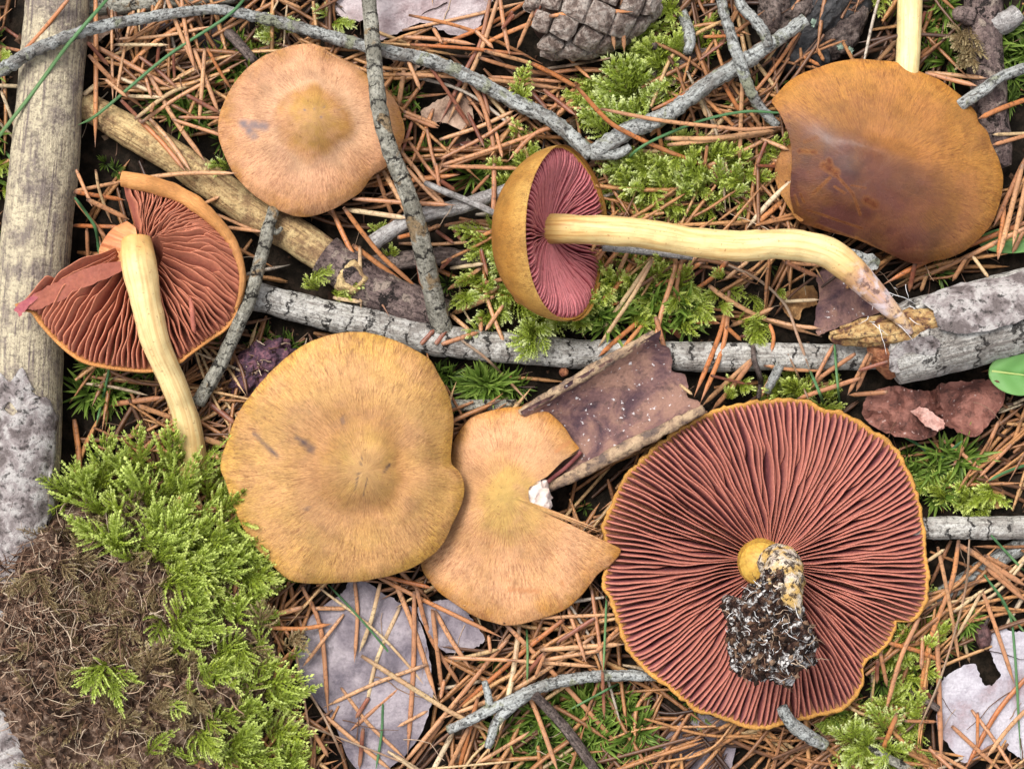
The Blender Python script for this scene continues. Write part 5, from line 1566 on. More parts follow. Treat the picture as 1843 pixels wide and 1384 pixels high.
NB(z6, '''
o 540,40 500,280 380,600 330,850 265,1265 34; p 495,40 370,310 28; p 418,80 480,380 550,790 28; p 530,60 760,200 940,310 38; p 590,85 760,220 940,400 36
p 690,130 940,260 34; p 680,340 760,560 870,890 30; s 670,350 600,480 520,620 24; s 560,590 605,760 24; o 120,640 300,690 470,762 30
p 310,490 200,730 105,1065 32; p 405,530 420,780 440,1400 36; o 950,830 760,1060 570,1400 34; p 500,1130 640,1260 800,1400 30
p 615,1035 740,1200 870,1400 26; o 652,1050 650,1250 22; p 950,1020 820,1160 700,1320 30; o 180,1055 110,1230 40,1400 36; p 365,1260 520,1400 28
p 405,1285 610,1400 26; p 80,700 120,900 28; d 62,740 60,880 28; p 280,1010 150,1150 28; o 840,560 950,515 36; p 700,200 940,400 30
p 330,600 320,800 30; s 510,460 700,320 24; d 400,1000 330,900 30; p 220,1100 420,1105 24; s 360,160 460,90 24''', 3.265)
NB(zb, '''
p 185,220 280,440 320,890 28; o 10,430 180,435 340,410 26; p 250,330 420,332 26; p 400,360 290,500 185,635 22; p 455,185 470,360 455,610 24
s 588,200 545,380 480,560 26; s 692,320 570,600 515,850 26; p 660,180 760,430 885,810 32; o 610,165 860,225 26; o 570,165 860,310 1230,485 26
p 775,225 850,480 1030,770 28; p 870,340 960,500 1055,640 28; p 858,335 885,560 910,770 28; p 765,240 760,640 730,1090 30; s 275,225 600,480 930,860 17
s 490,575 750,740 960,870 1165,975 30; p 1265,465 940,860 670,1180 28; p 1250,490 1120,640 980,820 28; p 385,740 530,930 725,1115 22
p 830,620 560,720 290,845 24; p 705,725 430,965 24; p 290,875 460,1020 660,1180 26; o 1540,385 1300,580 960,875 30; s 965,975 850,1190 32
p 1695,475 1300,740 900,905 28; s 1310,425 1270,700 1205,970 34; o 1095,790 990,1190 28; p 1045,950 930,1190 28; p 915,910 710,1190 28
p 1240,415 1500,680 1860,1080 30; p 1415,545 1860,515 30; p 1430,600 1770,540 26; p 1270,600 1720,632 24; p 1325,700 1410,900 1515,1190 30
p 1685,235 1745,650 24; p 1560,325 1655,610 24; p 1390,380 1850,360 22; s 970,600 1210,540 26; p 940,585 1300,600 24; p 835,860 675,945 20
p 1365,970 1080,1140 24; d 1440,560 1330,690 26; p 1440,570 1390,690 22; d 1700,380 1500,510 26; p 920,700 900,800 24; d 530,790 460,900 26
p 230,950 320,1100 26; d 1740,650 1750,900 20; p 1830,430 1700,560 26; s 820,1163 1300,1120 14; p 1150,470 1160,560 22; d 500,950 480,1163 26''', 2.88)
NB(zc(0, 0, 3.008), '''
o 385,-20 220,180 55,355 24; s -20,465 125,470 26; p -20,250 130,282 22; p -20,322 100,320 22; s 5,490 95,725 22; s -10,660 100,775 18; p -20,890 90,860 26
p 405,1035 660,985 24; o 400,1040 680,1085 26; p 412,920 500,1120 22; o 398,1222 660,1230 26; s 518,920 540,1040 605,1210 18; p 405,1080 590,1310 24
p 470,1080 700,1190 30; p 1090,1110 1190,1065 22; p 1170,1160 1410,1265 22; p 1230,1232 1420,1255 24; d 20,150 120,220 22; p 470,1240 480,1500 24''', 3.008)
NB(zg, '''
o 1600,50 1300,170 1050,265 830,385 34; p 1590,80 1200,270 890,405 32; o 1465,-20 1430,255 30; p 1570,90 1505,220 28; p 1265,245 1195,365 28
s 1300,235 1385,350 22; p 775,740 695,935 26; p 762,735 650,955 24; p 690,740 460,895 26; p 575,700 480,875 24; p 860,938 655,955 28
p 720,865 520,930 385,975 28; p 325,265 490,340 26; p 1435,1090 1330,1330 26; p 1135,1180 1260,1270 1390,1400 28; p 1275,1165 1200,1330 26; o 1590,1300 1370,1400 30
s 1590,965 1415,1045 18; s 1560,1000 1430,1050 14; d 1000,270 970,420 30; p 1060,330 1030,420 26; p 1500,1210 1330,1384 22; d 860,780 700,830 24''', 2.884)
NB(zG, '''
o 1420,490 1280,540 1160,595 30; p 900,365 1160,430 28; p 910,362 1210,392 26; s 1420,665 1230,672 20; p 1420,670 1230,725 24; p 1400,790 1240,1130 32
p 1385,820 1265,1290 32; p 1410,870 1335,1230 28; p 660,310 760,200 28; p 700,320 760,270 26; s 275,868 140,990 10,1140 30 T; o 190,1000 60,1115 32
d 900,60 870,140 24; p 20,310 280,150 26''', 2.767)
NB(zc(0, 700, 2.023), '''
o 270,110 285,220 290,310 24 T; o 310,1210 260,1290 190,1400 34; p 430,910 360,1080 28 T; p 890,540 850,760 22 T; o 905,560 965,790 24 T; p 720,660 715,920 24 T; o 740,790 765,875 24 T
p 1100,795 960,830 820,850 24 T; p 330,470 460,575 20 T; d 280,410 390,350 22 T; p 480,1270 300,1370 30; p 780,1260 720,1384 22; p 500,60 640,110 22; p 380,60 600,30 24; p 620,100 740,230 24; d 760,50 860,130 26; p 740,180 830,210 26''', 2.023)
COLW = {'o': 'orange', 'p': 'pinkish brown', 's': 'pale straw', 'd': 'dark red brown'}


def lay_needle(col, pts, w, samples=22):
    C = catmull(pts, 12)
    L = np.linalg.norm(np.diff(C, axis=0), axis=1).sum()
    W = rest(pts, w * .32, samples)
    i, j = cells(W)
    lm = LM[i, j]
    place = 'among the loose litter'
    if (lm > 0).mean() > 0.22:
        k = np.bincount(lm[lm > 0]).argmax()
        place = LMN[int(k)]
    else:
        mx, my = C[6]
        for nm, (a, b, c, d) in (('beside the pale pinkish cap', (150, 0, 760, 390)), ('around the dome shaped cap', (760, 130, 1110, 620)), ('between dome cap and brown cap', (1110, 60, 1480, 600)),
                                 ('around the charred stump and brown cap', (1380, 0, 1900, 520)), ('below the golden and notched caps', (480, 1000, 1110, 1420)), ('beside the broken grey log', (1480, 520, 1900, 930)),
                                 ('near the pale lilac bark flake', (1540, 930, 1900, 1420)), ('around the torn mushroom', (100, 300, 480, 800)), ('on the moss clump', (0, 740, 520, 1420)), ('near the trough shaped bark plate', (900, 600, 1300, 930))):
            if a <= mx <= c and b <= my <= d: place = nm; break
    V_, F_ = needle_geo(W, w, 7)
    n = len(W)
    F_ = F_.tolist() + [tuple(range(7)), tuple((n - 1) * 7 + q for q in range(7))[::-1]]
    bow = np.max(np.abs(np.cross(C - C[0], (C[-1] - C[0]) / max(np.linalg.norm(C[-1] - C[0]), 1e-6))))
    size = ('short' if L < 62 else 'shortish' if L < 100 else 'medium length' if L < 150 else 'long' if L < 215 else 'very long')
    lab = '%s %s%s pine needle lying %s' % (size, 'bowed ' if bow > 0.055 * L else '', COLW[col], place)
    o = solo('pine_needle', V_, F_, M[col], lab, 'needle', 'pine needles, ' + lab, attrs={'along': np.repeat(np.linspace(0, 1, n) if rng.random() < .5 else np.linspace(1, 0, n), 7)})
    stamp(W, w * .5, 0.65)
    return o


for (col, pts, w, top) in NEED:
    if not top: lay_needle(col, pts, w)
print('needles', len(NEED))

# ================================================================ thin twigs
wood('twig', [(-160, 190, 124), (-10, 132, 126), (60, 92, 132), (130, 64, 122), (200, 44, 98), (350, 20, 66), (420, 22, 60), (500, 40, 60), (600, 68, 62), (660, 84, 66), (780, 112, 70), (850, 142, 62), (920, 180, 54), (1000, 222, 52), (1064, 280, 56)],
     [12, 12, 11, 10, 10, 9, 9, 10, 11, 11, 12, 12, 13, 13, 13], M['lichen'], 'long curved lichen crusted twig arching over the pale log and past the pale cap', 'twig', amp=0.34, ns=7, m=20, seed=51, lm='across the long lichened twig')
wood('twig', [(120, 14, 20), (200, 12, 22), (300, 2, 24), (420, -6, 20), (520, -30, 18)], [14, 16, 15, 13, 11], M['greytwig'], 'greenish grey twig behind the long lichened twig', 'twig', amp=0.15, ns=12, seed=52)
tw = wood('twig', [(1450, 36, 92), (1390, 78, 88), (1330, 118, 86), (1280, 148, 84), (1230, 186, 80), (1190, 212, 78), (1130, 236, 72), (1070, 274, 62)],
          [11, 12, 15, 14, 13, 15, 16, 15], M['lichen'], 'stout lichened twig slanting from the charred stump to the long curved twig', 'twig', amp=0.3, ns=8, m=16, seed=53, lm='across the stout lichened twig')
stub(tw, [(1064, 276, 62), (1100, 278, 62), (1120, 274, 64), (1134, 264, 66)], [13, 11, 9, 7], M['lichen'], 'side_twig', 4)
tw = wood('twig', [(1290, -120, 60), (1298, 0, 84), (1312, 52, 96), (1326, 96, 112), (1345, 150, 104), (1362, 186, 84), (1398, 226, 62)],
          [8, 9, 9, 10, 10, 9, 8], M['lichen'], 'thin knobbly grey twig hanging over the stout twig toward the brown cap', 'twig', amp=0.32, ns=7, m=14, seed=55)
tw = wood('twig', [(1310, -100, 70), (1330, 0, 88), (1356, 34, 96), (1376, 62, 104), (1384, 84, 106)], [8, 9, 10, 10, 8], M['lichen'],
          'short grey twig ending on the stout twig below the stump', 'twig', amp=0.32, ns=7, m=14, seed=57)
tw = wood('twig', [(655, -260, 80), (664, -10, 104), (672, 90, 130), (682, 190, 158), (700, 262, 162), (732, 345, 146), (752, 410, 128), (768, 480, 104), (786, 556, 66), (798, 606, 40)],
          [12, 13, 14, 14, 15, 16, 17, 18, 20], M['greytwig'], 'straight upright grey green twig lying over the pale pinkish cap', 'twig', amp=0.13, ns=14, m=18, seed=59, fibL=30)
tw = wood('twig', [(496, 370, 72), (486, 400, 76), (472, 456, 80), (452, 530, 86), (430, 582, 80), (396, 656, 66), (356, 726, 52)], [10, 11, 12, 12, 12, 13, 13], M['greytwig'],
          'slender pale grey twig beside the torn mushroom rim', 'twig', amp=0.16, ns=12, m=14, seed=61)
stub(tw, [(484, 404, 76), (496, 418, 74), (508, 410, 74)], [6, 5, 3], M['greytwig'], 'side_twig', 3)
tw = wood('twig', [(806, 1314, 52), (842, 1298, 56), (880, 1278, 60), (930, 1256, 62), (975, 1236, 62), (1030, 1222, 60), (1090, 1216, 56), (1180, 1216, 48)],
          [8, 9, 10, 11, 11, 10, 10, 9], M['lichen'], 'lichened forked twig poking out from under the red gills', 'twig', amp=0.32, ns=7, m=14, seed=63, lm='across the forked lichened twig')
stub(tw, [(950, 1250, 60), (910, 1280, 64), (892, 1304, 66), (878, 1344, 60)], [10, 10, 9, 7], M['lichen'], 'side_twig', 5)
stub(tw, [(884, 1284, 60), (878, 1250, 66), (872, 1226, 70)], [8, 7, 6], M['lichen'], 'side_twig', 7)
wood('twig', [(962, 1250), (1000, 1290), (1040, 1340), (1078, 1400), (1120, 1480)], [9, 9, 10, 9, 8], M['dark_bark'], 'plain grey stick forking down from the lichened twig into moss', 'twig', amp=0.14, ns=12, seed=65)
wood('twig', [(1406, 1272, 92), (1424, 1300, 92), (1452, 1322, 86), (1484, 1340, 74)], [10, 12, 13, 11], M['lichen'], 'short stubby grey twig over the lower rim of the red gills', 'twig', amp=0.2, ns=12, seed=67)
wood('twig', zc(1560, 960, 3.265)([(180, 870), (260, 920), (330, 970), (420, 1030)]), [6, 7, 7, 6], M['dark_bark'], 'little dark twig beside the pale lilac bark flake', 'twig', seed=69)
wood('twig', zc(1560, 960, 3.265)([(0, 1230), (90, 1300), (200, 1360), (330, 1430)]), [7, 8, 8, 7], M['greytwig'], 'small grey twig in the moss below the red gills', 'twig', seed=70)
wood('twig', zr2([(720, 90), (760, 200), (790, 330), (760, 420)]), [9, 11, 10, 8], M['lichen'], 'stubby grey twig beside the dark moss tuft and cone', 'twig', seed=71, amp=.25, ns=10)
wood('twig', zr2([(510, 340), (515, 480), (505, 640)]), [5, 6, 5], M['dark_bark'], 'short brown twig standing beside the brightest moss sprigs', 'twig', seed=72)
wood('twig', zc(120, 0, 4.324)([(1230, 230), (1310, 310), (1400, 410), (1490, 520)]), [9, 10, 9, 8], M['dark_bark'], 'dark twig running under the rim of the pale cap', 'twig', seed=73, amp=.2)
z4 = zc(1080, 440, 4.324)
wood('twig', z4([(1190, 790), (1200, 900), (1250, 1060), (1230, 1200)]), [4, 5, 5, 4], M['dark_bark'], 'thin crooked brown twig between the pale branch and the red gills', 'twig', seed=74)
wood('twig', z4([(1400, 940), (1330, 1080), (1300, 1150)]), [8, 8, 6], M['lichen'], 'small mossy twig stub touching the pale branch', 'twig', seed=75, amp=.25, ns=10)
wood('twig', z4([(20, 20), (400, 60), (720, 100)]), [7, 7, 6], M['silver'], 'thin silvery stick lying just under the long pale stem', 'twig', seed=76)
wood('twig', zc(600, 300, 4.324)([(720, 130), (900, 210), (1100, 290), (1290, 380)]), [5, 6, 6, 5], M['silver'], 'slim silvery stick crossing behind the dome cap', 'twig', seed=77)

for (col, pts, w, top) in NEED:
    if top: lay_needle(col, pts, w)


# ================================================================ grass blades and green leaves
def blade(pts, w, label, mat=None, tip=None):
    W = drape(pts, 2.0, 40, 5)
    n = len(W)
    q = np.linspace(0, 1, n)
    V_, F_ = needle_geo(W, w, 6, 0.4)
    t = np.repeat(0.35 + 0.25 * q, 6)
    return solo('grass_blade', V_, F_, mat or M['grass'], label, 'grass', attrs={'tint': t})


blade([(210, -20), (146, 53), (113, 93), (60, 166), (-5, 250), (-60, 330)], 7, 'green grass blade lying across the thick pale log')
blade([(448, -10), (405, 33), (299, 103), (180, 203), (140, 226)], 6, 'long green grass blade stretched beside the pale pinkish cap')
blade(zr2([(1480, 880), (1200, 872), (850, 950), (450, 1120), (280, 1260), (180, 1384)]), 5.5, 'curved green grass blade above the long pale stem')
blade(z4([(1000, 160), (1240, 280), (1440, 470), (1540, 720), (1640, 1000)]), 6, 'bleached white grass blade arching over the pale branch', M['s'])
blade(z4([(1635, 985), (1690, 1110), (1760, 1290)]), 6, 'short green grass tip at the red gill rim')
blade(z4([(1460, 850), (1560, 1060), (1625, 1215)]), 4, 'thin dry grass stalk beside the upturned mushroom', M['s'])
blade(z6([(690, 240), (830, 450), (870, 700), (905, 1330)]), 5, 'long green grass blade lying over the lilac bark flake')
blade(z6([(730, 10), (830, 120), (940, 235)]), 5, 'green grass blade crossing the slanting lichened branch')
blade(z6([(730, 300), (830, 450), (940, 600)]), 5, 'green grass blade near the dark bud')
blade(z6([(603, 35), (575, 350), (440, 830), (285, 1190)]), 4.6, 'thin pale dry grass stalk beside the red gills', M['s'])
blade(zb([(1347, 410), (1352, 560), (1350, 720)]), 4.5, 'short green grass blade below the notched cap')
blade(zb([(318, 205), (500, 400), (710, 650)]), 4, 'thin green grass blade over the large blue grey bark flake')
blade(zb([(602, 825), (595, 980), (565, 1170)]), 5, 'bright green grass blade lying on the blue grey flake')
blade(zb([(1762, 265), (1745, 660)]), 4.5, 'green grass blade touching the rim of the red gills')
blade(zb([(1830, 715), (1690, 790), (1560, 860)]), 4.5, 'yellow green grass blade beside the forked twig')
blade(zb([(130, 440), (180, 720), (255, 1170)]), 4.5, 'whitish dry stalk beside the moss clump', M['s'])
blade(zb([(170, 690), (300, 900), (415, 1150)]), 5, 'pale dry stalk crossing the blue grey flake', M['s'])
blade(zb([(140, 910), (480, 1040), (830, 1175)]), 3.8, 'long thin whitish stalk crossing below the blue grey flake', M['s'])
blade(zB([(590, 1100), (560, 1240), (520, 1400)]), 5, 'green grass blade below the torn mushroom gills')
blade(zg([(582, 690), (595, 860), (612, 1030)]), 5, 'upright green grass blade beside the broken log end')
blade(zg([(930, 1160), (1040, 1230), (1110, 1320)]), 6, 'curved green grass blade below the red brown bark scrap')
blade(zg([(1250, 1190), (1130, 1290), (1050, 1390)]), 6, 'light green grass blade crossing another below the bark scrap')
blade(zg([(1600, 1310), (1480, 1350), (1380, 1400)]), 6, 'green grass blade at the edge beside dry needles')
blade(zg([(1250, 1300), (1160, 1330), (1050, 1400)]), 4, 'white dry grass stalk below the bark scrap', M['s'])
blade([(830, 612), (880, 650), (950, 722)], 5.5, 'white dry stalk running from the pale branch to the bark plate', M['s'])
blade(z1([(1290, 540), (1560, 500), (1830, 450)]), 6, 'whitish dry stalk in front of the pine cone', M['s'])
blade(zc(0, 0, 3.008)([(405, 1070), (470, 1160), (520, 1250), (540, 1420)]), 6, 'yellow green grass blade beside the thick log')
blade([(-30, 255), (10, 275), (24, 296)], 6, 'short green blade left of the thick pale log')
blade([(1362, 720), (1366, 640), (1360, 610)], 4, 'tiny green blade on the pale branch') if 0 else None


def oval_leaf(cx, cy, a, b, ang, z, label):
    r, t = np.meshgrid(np.linspace(0.02, 1, 12), np.linspace(0, 2 * np.pi, 44, endpoint=False), indexing='ij')
    x = r * a * np.cos(t) * (1 - 0.06 * np.cos(t)); y = r * b * np.sin(t)
    zz = z + 10 * (y / b) ** 2 - 4 * (x / a) ** 2 + 2.5 * np.exp(-(y / 3.0) ** 2) * -1 + 1.2 * np.cos(8 * (x / a) - 6 * np.abs(y / b))
    xr = cx + x * math.cos(ang) - y * math.sin(ang); yr = cy + x * math.sin(ang) + y * math.cos(ang)
    top = PP(xr, yr, zz).reshape(-1, 3); bot = PP(xr, yr, zz - 2.5).reshape(-1, 3)
    q = quads_grid(12, 44, True); k = len(top)
    F = q.tolist() + (q + k)[:, ::-1].tolist() + [(11 * 44 + i, 11 * 44 + (i + 1) % 44, 11 * 44 + (i + 1) % 44 + k, 11 * 44 + i + k) for i in range(44)]
    F += [tuple(range(44))[::-1], tuple(i + k for i in range(44))]
    V = np.vstack([top, bot])
    e = thing('green_leaf', (V[:, 0].mean(), V[:, 1].mean(), V[:, 2].min()), label, 'leaf')
    part('leaf_blade', V, F, M['leafgreen'], e, {'tint': np.concatenate([(0.35 + 0.25 * r).ravel(), (0.3 + 0 * r).ravel()])})
    s_ = np.linspace(-1, 1, 12)
    pv, pf = thin(PP(cx + s_ * a * .95 * math.cos(ang), cy + s_ * a * .95 * math.sin(ang), z - 1.5 - 4 * s_ ** 2), np.linspace(2.2, .8, 12), 5)
    part('midrib', pv, pf.tolist(), M['moss_pale'], e, {'tint': np.full(len(pv), .6)})
    return e


oval_leaf(1834, 674, 52, 38, 0.12, 96, 'glossy round green leaf beside the broken grey log')
oval_leaf(1826, 432, 62, 24, -0.05, 26, 'green leaf partly under needles beside the shiny brown cap')


# ================================================================ moss
def frond(seed, L=95, nb=9, bl=30, leaf=13.0, spread=0.46, lwid=0.33):
    """feather-moss shoot: curved stem, two rows of side branches, all covered with small pointed leaves"""
    g = np.random.default_rng(seed)
    mbx = MB()

    def leaves(path, t0, t1, rad, lw):
        n = len(path)
        T = np.gradient(path, axis=0); T /= np.linalg.norm(T, axis=1)[:, None] + 1e-9
        for i in range(n):
            tt = i / max(n - 1, 1)
            for k in range(3):
                a = i * 2.1 + k * 2.094 + g.random() * .5
                n1 = np.cross(T[i], [0.1, 0.2, 1]); n1 /= np.linalg.norm(n1); n2 = np.cross(n1, T[i])
                rd = math.cos(a) * n1 + math.sin(a) * n2
                sp = spread + 0.2 * g.random()
                sz = lw * (1 - 0.3 * tt) * g.uniform(.8, 1.15)
                dr = T[i] * math.cos(sp) + rd * math.sin(sp)
                sd = np.cross(dr, rd); sd /= np.linalg.norm(sd) + 1e-9
                b = path[i] + rd * rad
                m_ = b + dr * sz * .45
                V = np.array([b, m_ + sd * sz * lwid + rd * .6, b + dr * sz, m_ - sd * sz * lwid + rd * .6, m_ - rd * .3])
                t = np.clip(t0 + (t1 - t0) * tt + g.normal() * .07, 0, 1)
                mbx.add(V, [(0, 1, 4), (1, 2, 4), (2, 3, 4), (3, 0, 4)], [t - .12, t, t + .12, t, t - .05])
    n = max(6, int(L / (leaf * .5)))
    q = np.linspace(0, 1, n)
    bend = g.normal() * .15
    stem = np.stack([L * q, L * bend * q ** 2, L * 0.18 * np.sin(q * 2.4)], -1)
    leaves(stem, 0.18, 0.95, 1.2, leaf)
    for i in range(nb):
        t = 0.12 + 0.8 * i / nb
        p = np.array([np.interp(t, q, stem[:, c]) for c in range(3)])
        for sgn in (-1, 1):
            l = bl * (0.55 + 0.9 * math.sin(min(1, t * 1.15 + .18) * math.pi) * .6) * g.uniform(.75, 1.15) * (1.1 - 0.45 * t)
            an = sgn * (0.95 - 0.35 * t + g.normal() * .22)
            m = max(4, int(l / (leaf * .44)))
            s = np.linspace(0, 1, m)
            d = np.stack([np.cos(an * (1 - .35 * s)), np.sin(an * (1 - .35 * s)), 0.25 - 0.6 * s + g.normal() * .22], -1)
            br_ = p + np.cumsum(d, 0) * (l / m)
            leaves(br_, 0.3, 0.98, .9, leaf * .82)
    return mbx.out()


def star(seed, L=30, nb=20):
    g = np.random.default_rng(seed)
    mbx = MB()
    for i in range(nb):
        a, e = g.uniform(0, 6.28), g.uniform(0.25, 1.25)
        l = L * g.uniform(.65, 1.15); s = np.linspace(0, 1, 5)
        el = e * (1 - .5 * s)
        d = np.stack([np.cos(a) * np.cos(el), np.sin(a) * np.cos(el), np.sin(el)], -1)
        P = np.cumsum(d, 0) * l / 5 + np.array([0, 0, 3])
        w = l * .055 * np.array([.8, 1, .9, .6, .08])
        sd = np.array([-math.sin(a), math.cos(a), 0])
        V = np.stack([P - sd * w[:, None], P + np.array([0, 0, -1.0]) * w[:, None] * .6, P + sd * w[:, None]], 1).reshape(-1, 3)
        mbx.add(V, quads_grid(5, 3), np.repeat(np.clip(.15 + .7 * s + g.normal() * .1, 0, 1), 3))
    return mbx.out()


FR = [frond(100 + k, L, nb, bl) for k, (L, nb, bl) in enumerate(((95, 6, 38), (84, 5, 34), (105, 7, 36), (74, 5, 36), (90, 5, 42), (66, 4, 34)))]
NF = len(FR)
FR += [frond(300 + k, L, nb, bl, 12.0, 0.30, 0.31) for k, (L, nb, bl) in enumerate(((100, 5, 34), (90, 4, 40), (110, 6, 30), (80, 4, 38), (95, 4, 28), (105, 3, 24)))]
ST = [star(200 + k, L, nb) for k, (L, nb) in enumerate(((30, 20), (38, 24), (26, 18), (44, 22)))]
FRM = {}


def fr_mesh(k, matkey):
    if (k, matkey) not in FRM:
        V_, F_, T_ = FR[k] if k < 100 else ST[k - 100]
        FRM[(k, matkey)] = mesh_of('moss_frond', V_, F_, M[matkey], {'tint': T_}, smooth=False)
    return FRM[(k, matkey)]


def rot(yaw, pitch, roll=0.0):
    cy, sy, cp, sp_, cr, srr = math.cos(yaw), math.sin(yaw), math.cos(pitch), math.sin(pitch), math.cos(roll), math.sin(roll)
    Rz = np.array([[cy, -sy, 0], [sy, cy, 0], [0, 0, 1]]); Ry = np.array([[cp, 0, -sp_], [0, 1, 0], [sp_, 0, cp]]); Rx = np.array([[1, 0, 0], [0, cr, -srr], [0, srr, cr]])
    return Rz @ Ry @ Rx


def sprig(base, tip, zb_, zt, matkey, label, group, parent=None, name='moss_sprig', widen=1.0, ks=None):
    a = PP(base[0], base[1], zb_); b = PP(tip[0], tip[1], zt)
    d = b - a; L = np.linalg.norm(d)
    k = random.choice(ks or range(NF))
    sc = L / FR[k][0][:, 0].max()
    o = bpy.data.objects.new(name, fr_mesh(k, matkey))
    scene.collection.objects.link(o)
    o.rotation_euler = (random.uniform(-.5, .5), -math.asin(max(-1, min(1, d[2] / L))), math.atan2(d[1], d[0]))
    o.scale = (sc, sc * widen, sc * widen)
    if parent is not None:
        o.parent = parent; o.location = tuple((a - np.array(parent['_b'][:])) * U)
    else:
        o.location = tuple(a * U); tag(o, label, 'moss', group)
    return o


SPR = {'bright feather moss sprig fanning out beside the pine cone': ('moss_pale', 44, '1132,180,1080,98 1138,176,1112,92 1146,172,1162,98 1150,178,1196,158 1124,176,1058,146 1146,192,1176,196 1112,224,1058,170 1126,236,1112,166 1150,226,1122,166 1094,246,1036,186 1160,196,1186,132'),
       'dark green feather moss sprig right of the pine cone': ('moss', 30, '1192,126,1148,56 1190,116,1216,54 1186,126,1238,72 1196,112,1180,50 1200,128,1228,108 1180,110,1140,88'),
       'green feather moss sprig beside the curved grass blade': ('moss_pale', 40, '1274,338,1212,294 1292,336,1300,276 1312,326,1338,284 1252,356,1218,300 1190,334,1156,304 1182,306,1200,276 1124,306,1074,296 1094,316,1146,298 1220,362,1244,318 1160,350,1120,330 1310,350,1352,330 1150,300,1110,270'),
       'green feather moss sprig behind the dome cap': ('moss', 36, '934,318,978,258 946,306,924,268 902,306,872,284 920,330,880,320 960,300,968,262'),
       'small moss sprig on needles under the lichened twig': ('moss', 44, '936,168,946,106 944,180,908,160 940,180,966,166'),
       'moss sprig beside the silvery stick': ('moss', 40, '692,432,654,412 690,424,692,392 702,462,714,436'),
       'moss sprig at the foot of the dark bark sleeve': ('moss', 40, '598,524,646,532 560,506,612,492 574,520,540,494 620,512,660,520'),
       'moss sprig between dome cap and pale branch': ('moss_pale', 40, '838,540,872,524 872,566,846,584 896,556,918,588 884,446,898,492 902,486,870,462 868,520,900,502 860,592,832,606'),
       'pale starry moss sprig lying on the pale cracked branch': ('moss_pale', 70, '962,602,918,646 962,596,906,614 972,604,992,640 966,592,1006,600 958,604,946,654 962,594,930,576 970,596,984,574'),
       'moss sprig under the rim of the dome cap': ('moss', 44, '1030,572,1080,512 1042,574,1062,600 1052,552,1094,540 1004,580,980,560 1014,584,1020,560 1090,500,1110,480'),
       'moss sprig among needles under the long pale stem': ('moss', 40, '1180,500,1200,466 1132,510,1112,500 1302,548,1326,566 1190,470,1170,462 1250,560,1280,590 1300,500,1280,480 1400,520,1420,536 1216,540,1188,560'),
       'moss sprig behind the upturned red gills': ('moss', 40, '1432,700,1410,670 1336,690,1356,712 1424,706,1462,690 1400,712,1370,690 1482,716,1510,690 1310,716,1320,690'),
       'small moss sprig peeping from under the pale cap': ('moss_pale', 50, '414,304,370,286'),
       'leafy moss sprig below the red gills': ('moss_pale', 50, '1592,1314,1564,1258 1596,1304,1620,1262 1592,1342,1644,1330 1532,1332,1492,1298 1540,1330,1530,1280 1560,1350,1500,1370 1560,1340,1560,1290 1600,1350,1560,1384'),
       'moss sprig between the red gills and dry needles': ('moss', 30, '1640,1150,1600,1124 1660,1170,1680,1130 1640,1180,1610,1196 1660,1200,1700,1210'),
       'moss sprig beside the torn brown bark scrap': ('moss', 30, '1700,900,1660,872 1720,910,1740,870 1700,870,1720,840 1760,920,1790,900'),
       'moss sprig at the top between the twigs': ('moss_pale', 44, '506,52,462,30 500,60,486,20 496,66,456,74 512,56,540,30 600,44,640,60 590,30,560,10')}
SPR['shaggy pale moss hanging on the purplish branch'] = ('moss_brown', 64, '1742,50,1724,110 1738,70,1716,96 1744,80,1740,134 1730,60,1704,84 1736,100,1722,132')
SPR['moss sprig on the far side of the thick pale log'] = ('moss', 24, '14,290,-10,330 10,330,30,370 6,120,26,90')
for lab, (mk_, z_, txt) in SPR.items():
    for it in txt.split():
        x0, y0, x1, y1 = [float(c) for c in it.split(',')]
        sprig((x0, y0), (x1, y1), z_ - 10, z_ + random.uniform(8, 30), mk_, lab, 'moss sprigs: ' + lab, widen=1.15)

# moss carpet: nobody could count it
def busy(x, y):
    i, j = cells(np.array([x - CX, CY - y, 0.0]))
    return (LM[max(0, i - 9):i + 10:3, max(0, j - 9):j + 10:3] > 0).any() or math.hypot(x - 1380, y - 1008) < 235


mb, mbs = MB(), MB()
ZF = [(1130, 180, 90, 80, 46), (1190, 90, 60, 50, 40), (1250, 320, 120, 60, 60), (1120, 330, 60, 40, 26), (930, 300, 60, 40, 20), (890, 500, 60, 80, 36), (1030, 570, 90, 46, 34), (1160, 520, 100, 60, 40), (1400, 700, 80, 40, 30), (1320, 580, 60, 60, 20),
      (640, 522, 60, 26, 14), (690, 430, 36, 36, 10), (1580, 1320, 100, 60, 50), (1630, 1150, 60, 70, 30), (490, 60, 70, 50, 30), (1720, 900, 90, 70, 34), (1500, 710, 60, 40, 16), (610, 60, 60, 40, 20), (1250, -60, 400, 90, 60), (1980, 800, 120, 500, 60), (900, 1480, 700, 70, 60), (-120, 600, 100, 500, 40), (-350, 500, 200, 800, 50), (2250, 500, 200, 900, 50), (900, -350, 1200, 200, 60), (900, 1750, 1200, 180, 60)]
for (x, y, a, b, n) in ZF:
    for _ in range(n):
        r, t = math.sqrt(rng.random()), rng.random() * 6.28
        px_, py_ = x + a * r * math.cos(t), y + b * r * math.sin(t)
        if busy(px_, py_): continue
        k = rng.integers(NF); V_, F_, T_ = FR[k]
        V_ = (V_ * rng.uniform(.5, .85)) @ rot(rng.random() * 6.28, rng.uniform(.15, .8), rng.normal() * .4).T
        mb.add(V_ + np.array([px_ - CX, CY - py_, float(ground_h(px_, py_)) + 6]), F_, T_ * .75 + rng.uniform(-.12, .1))
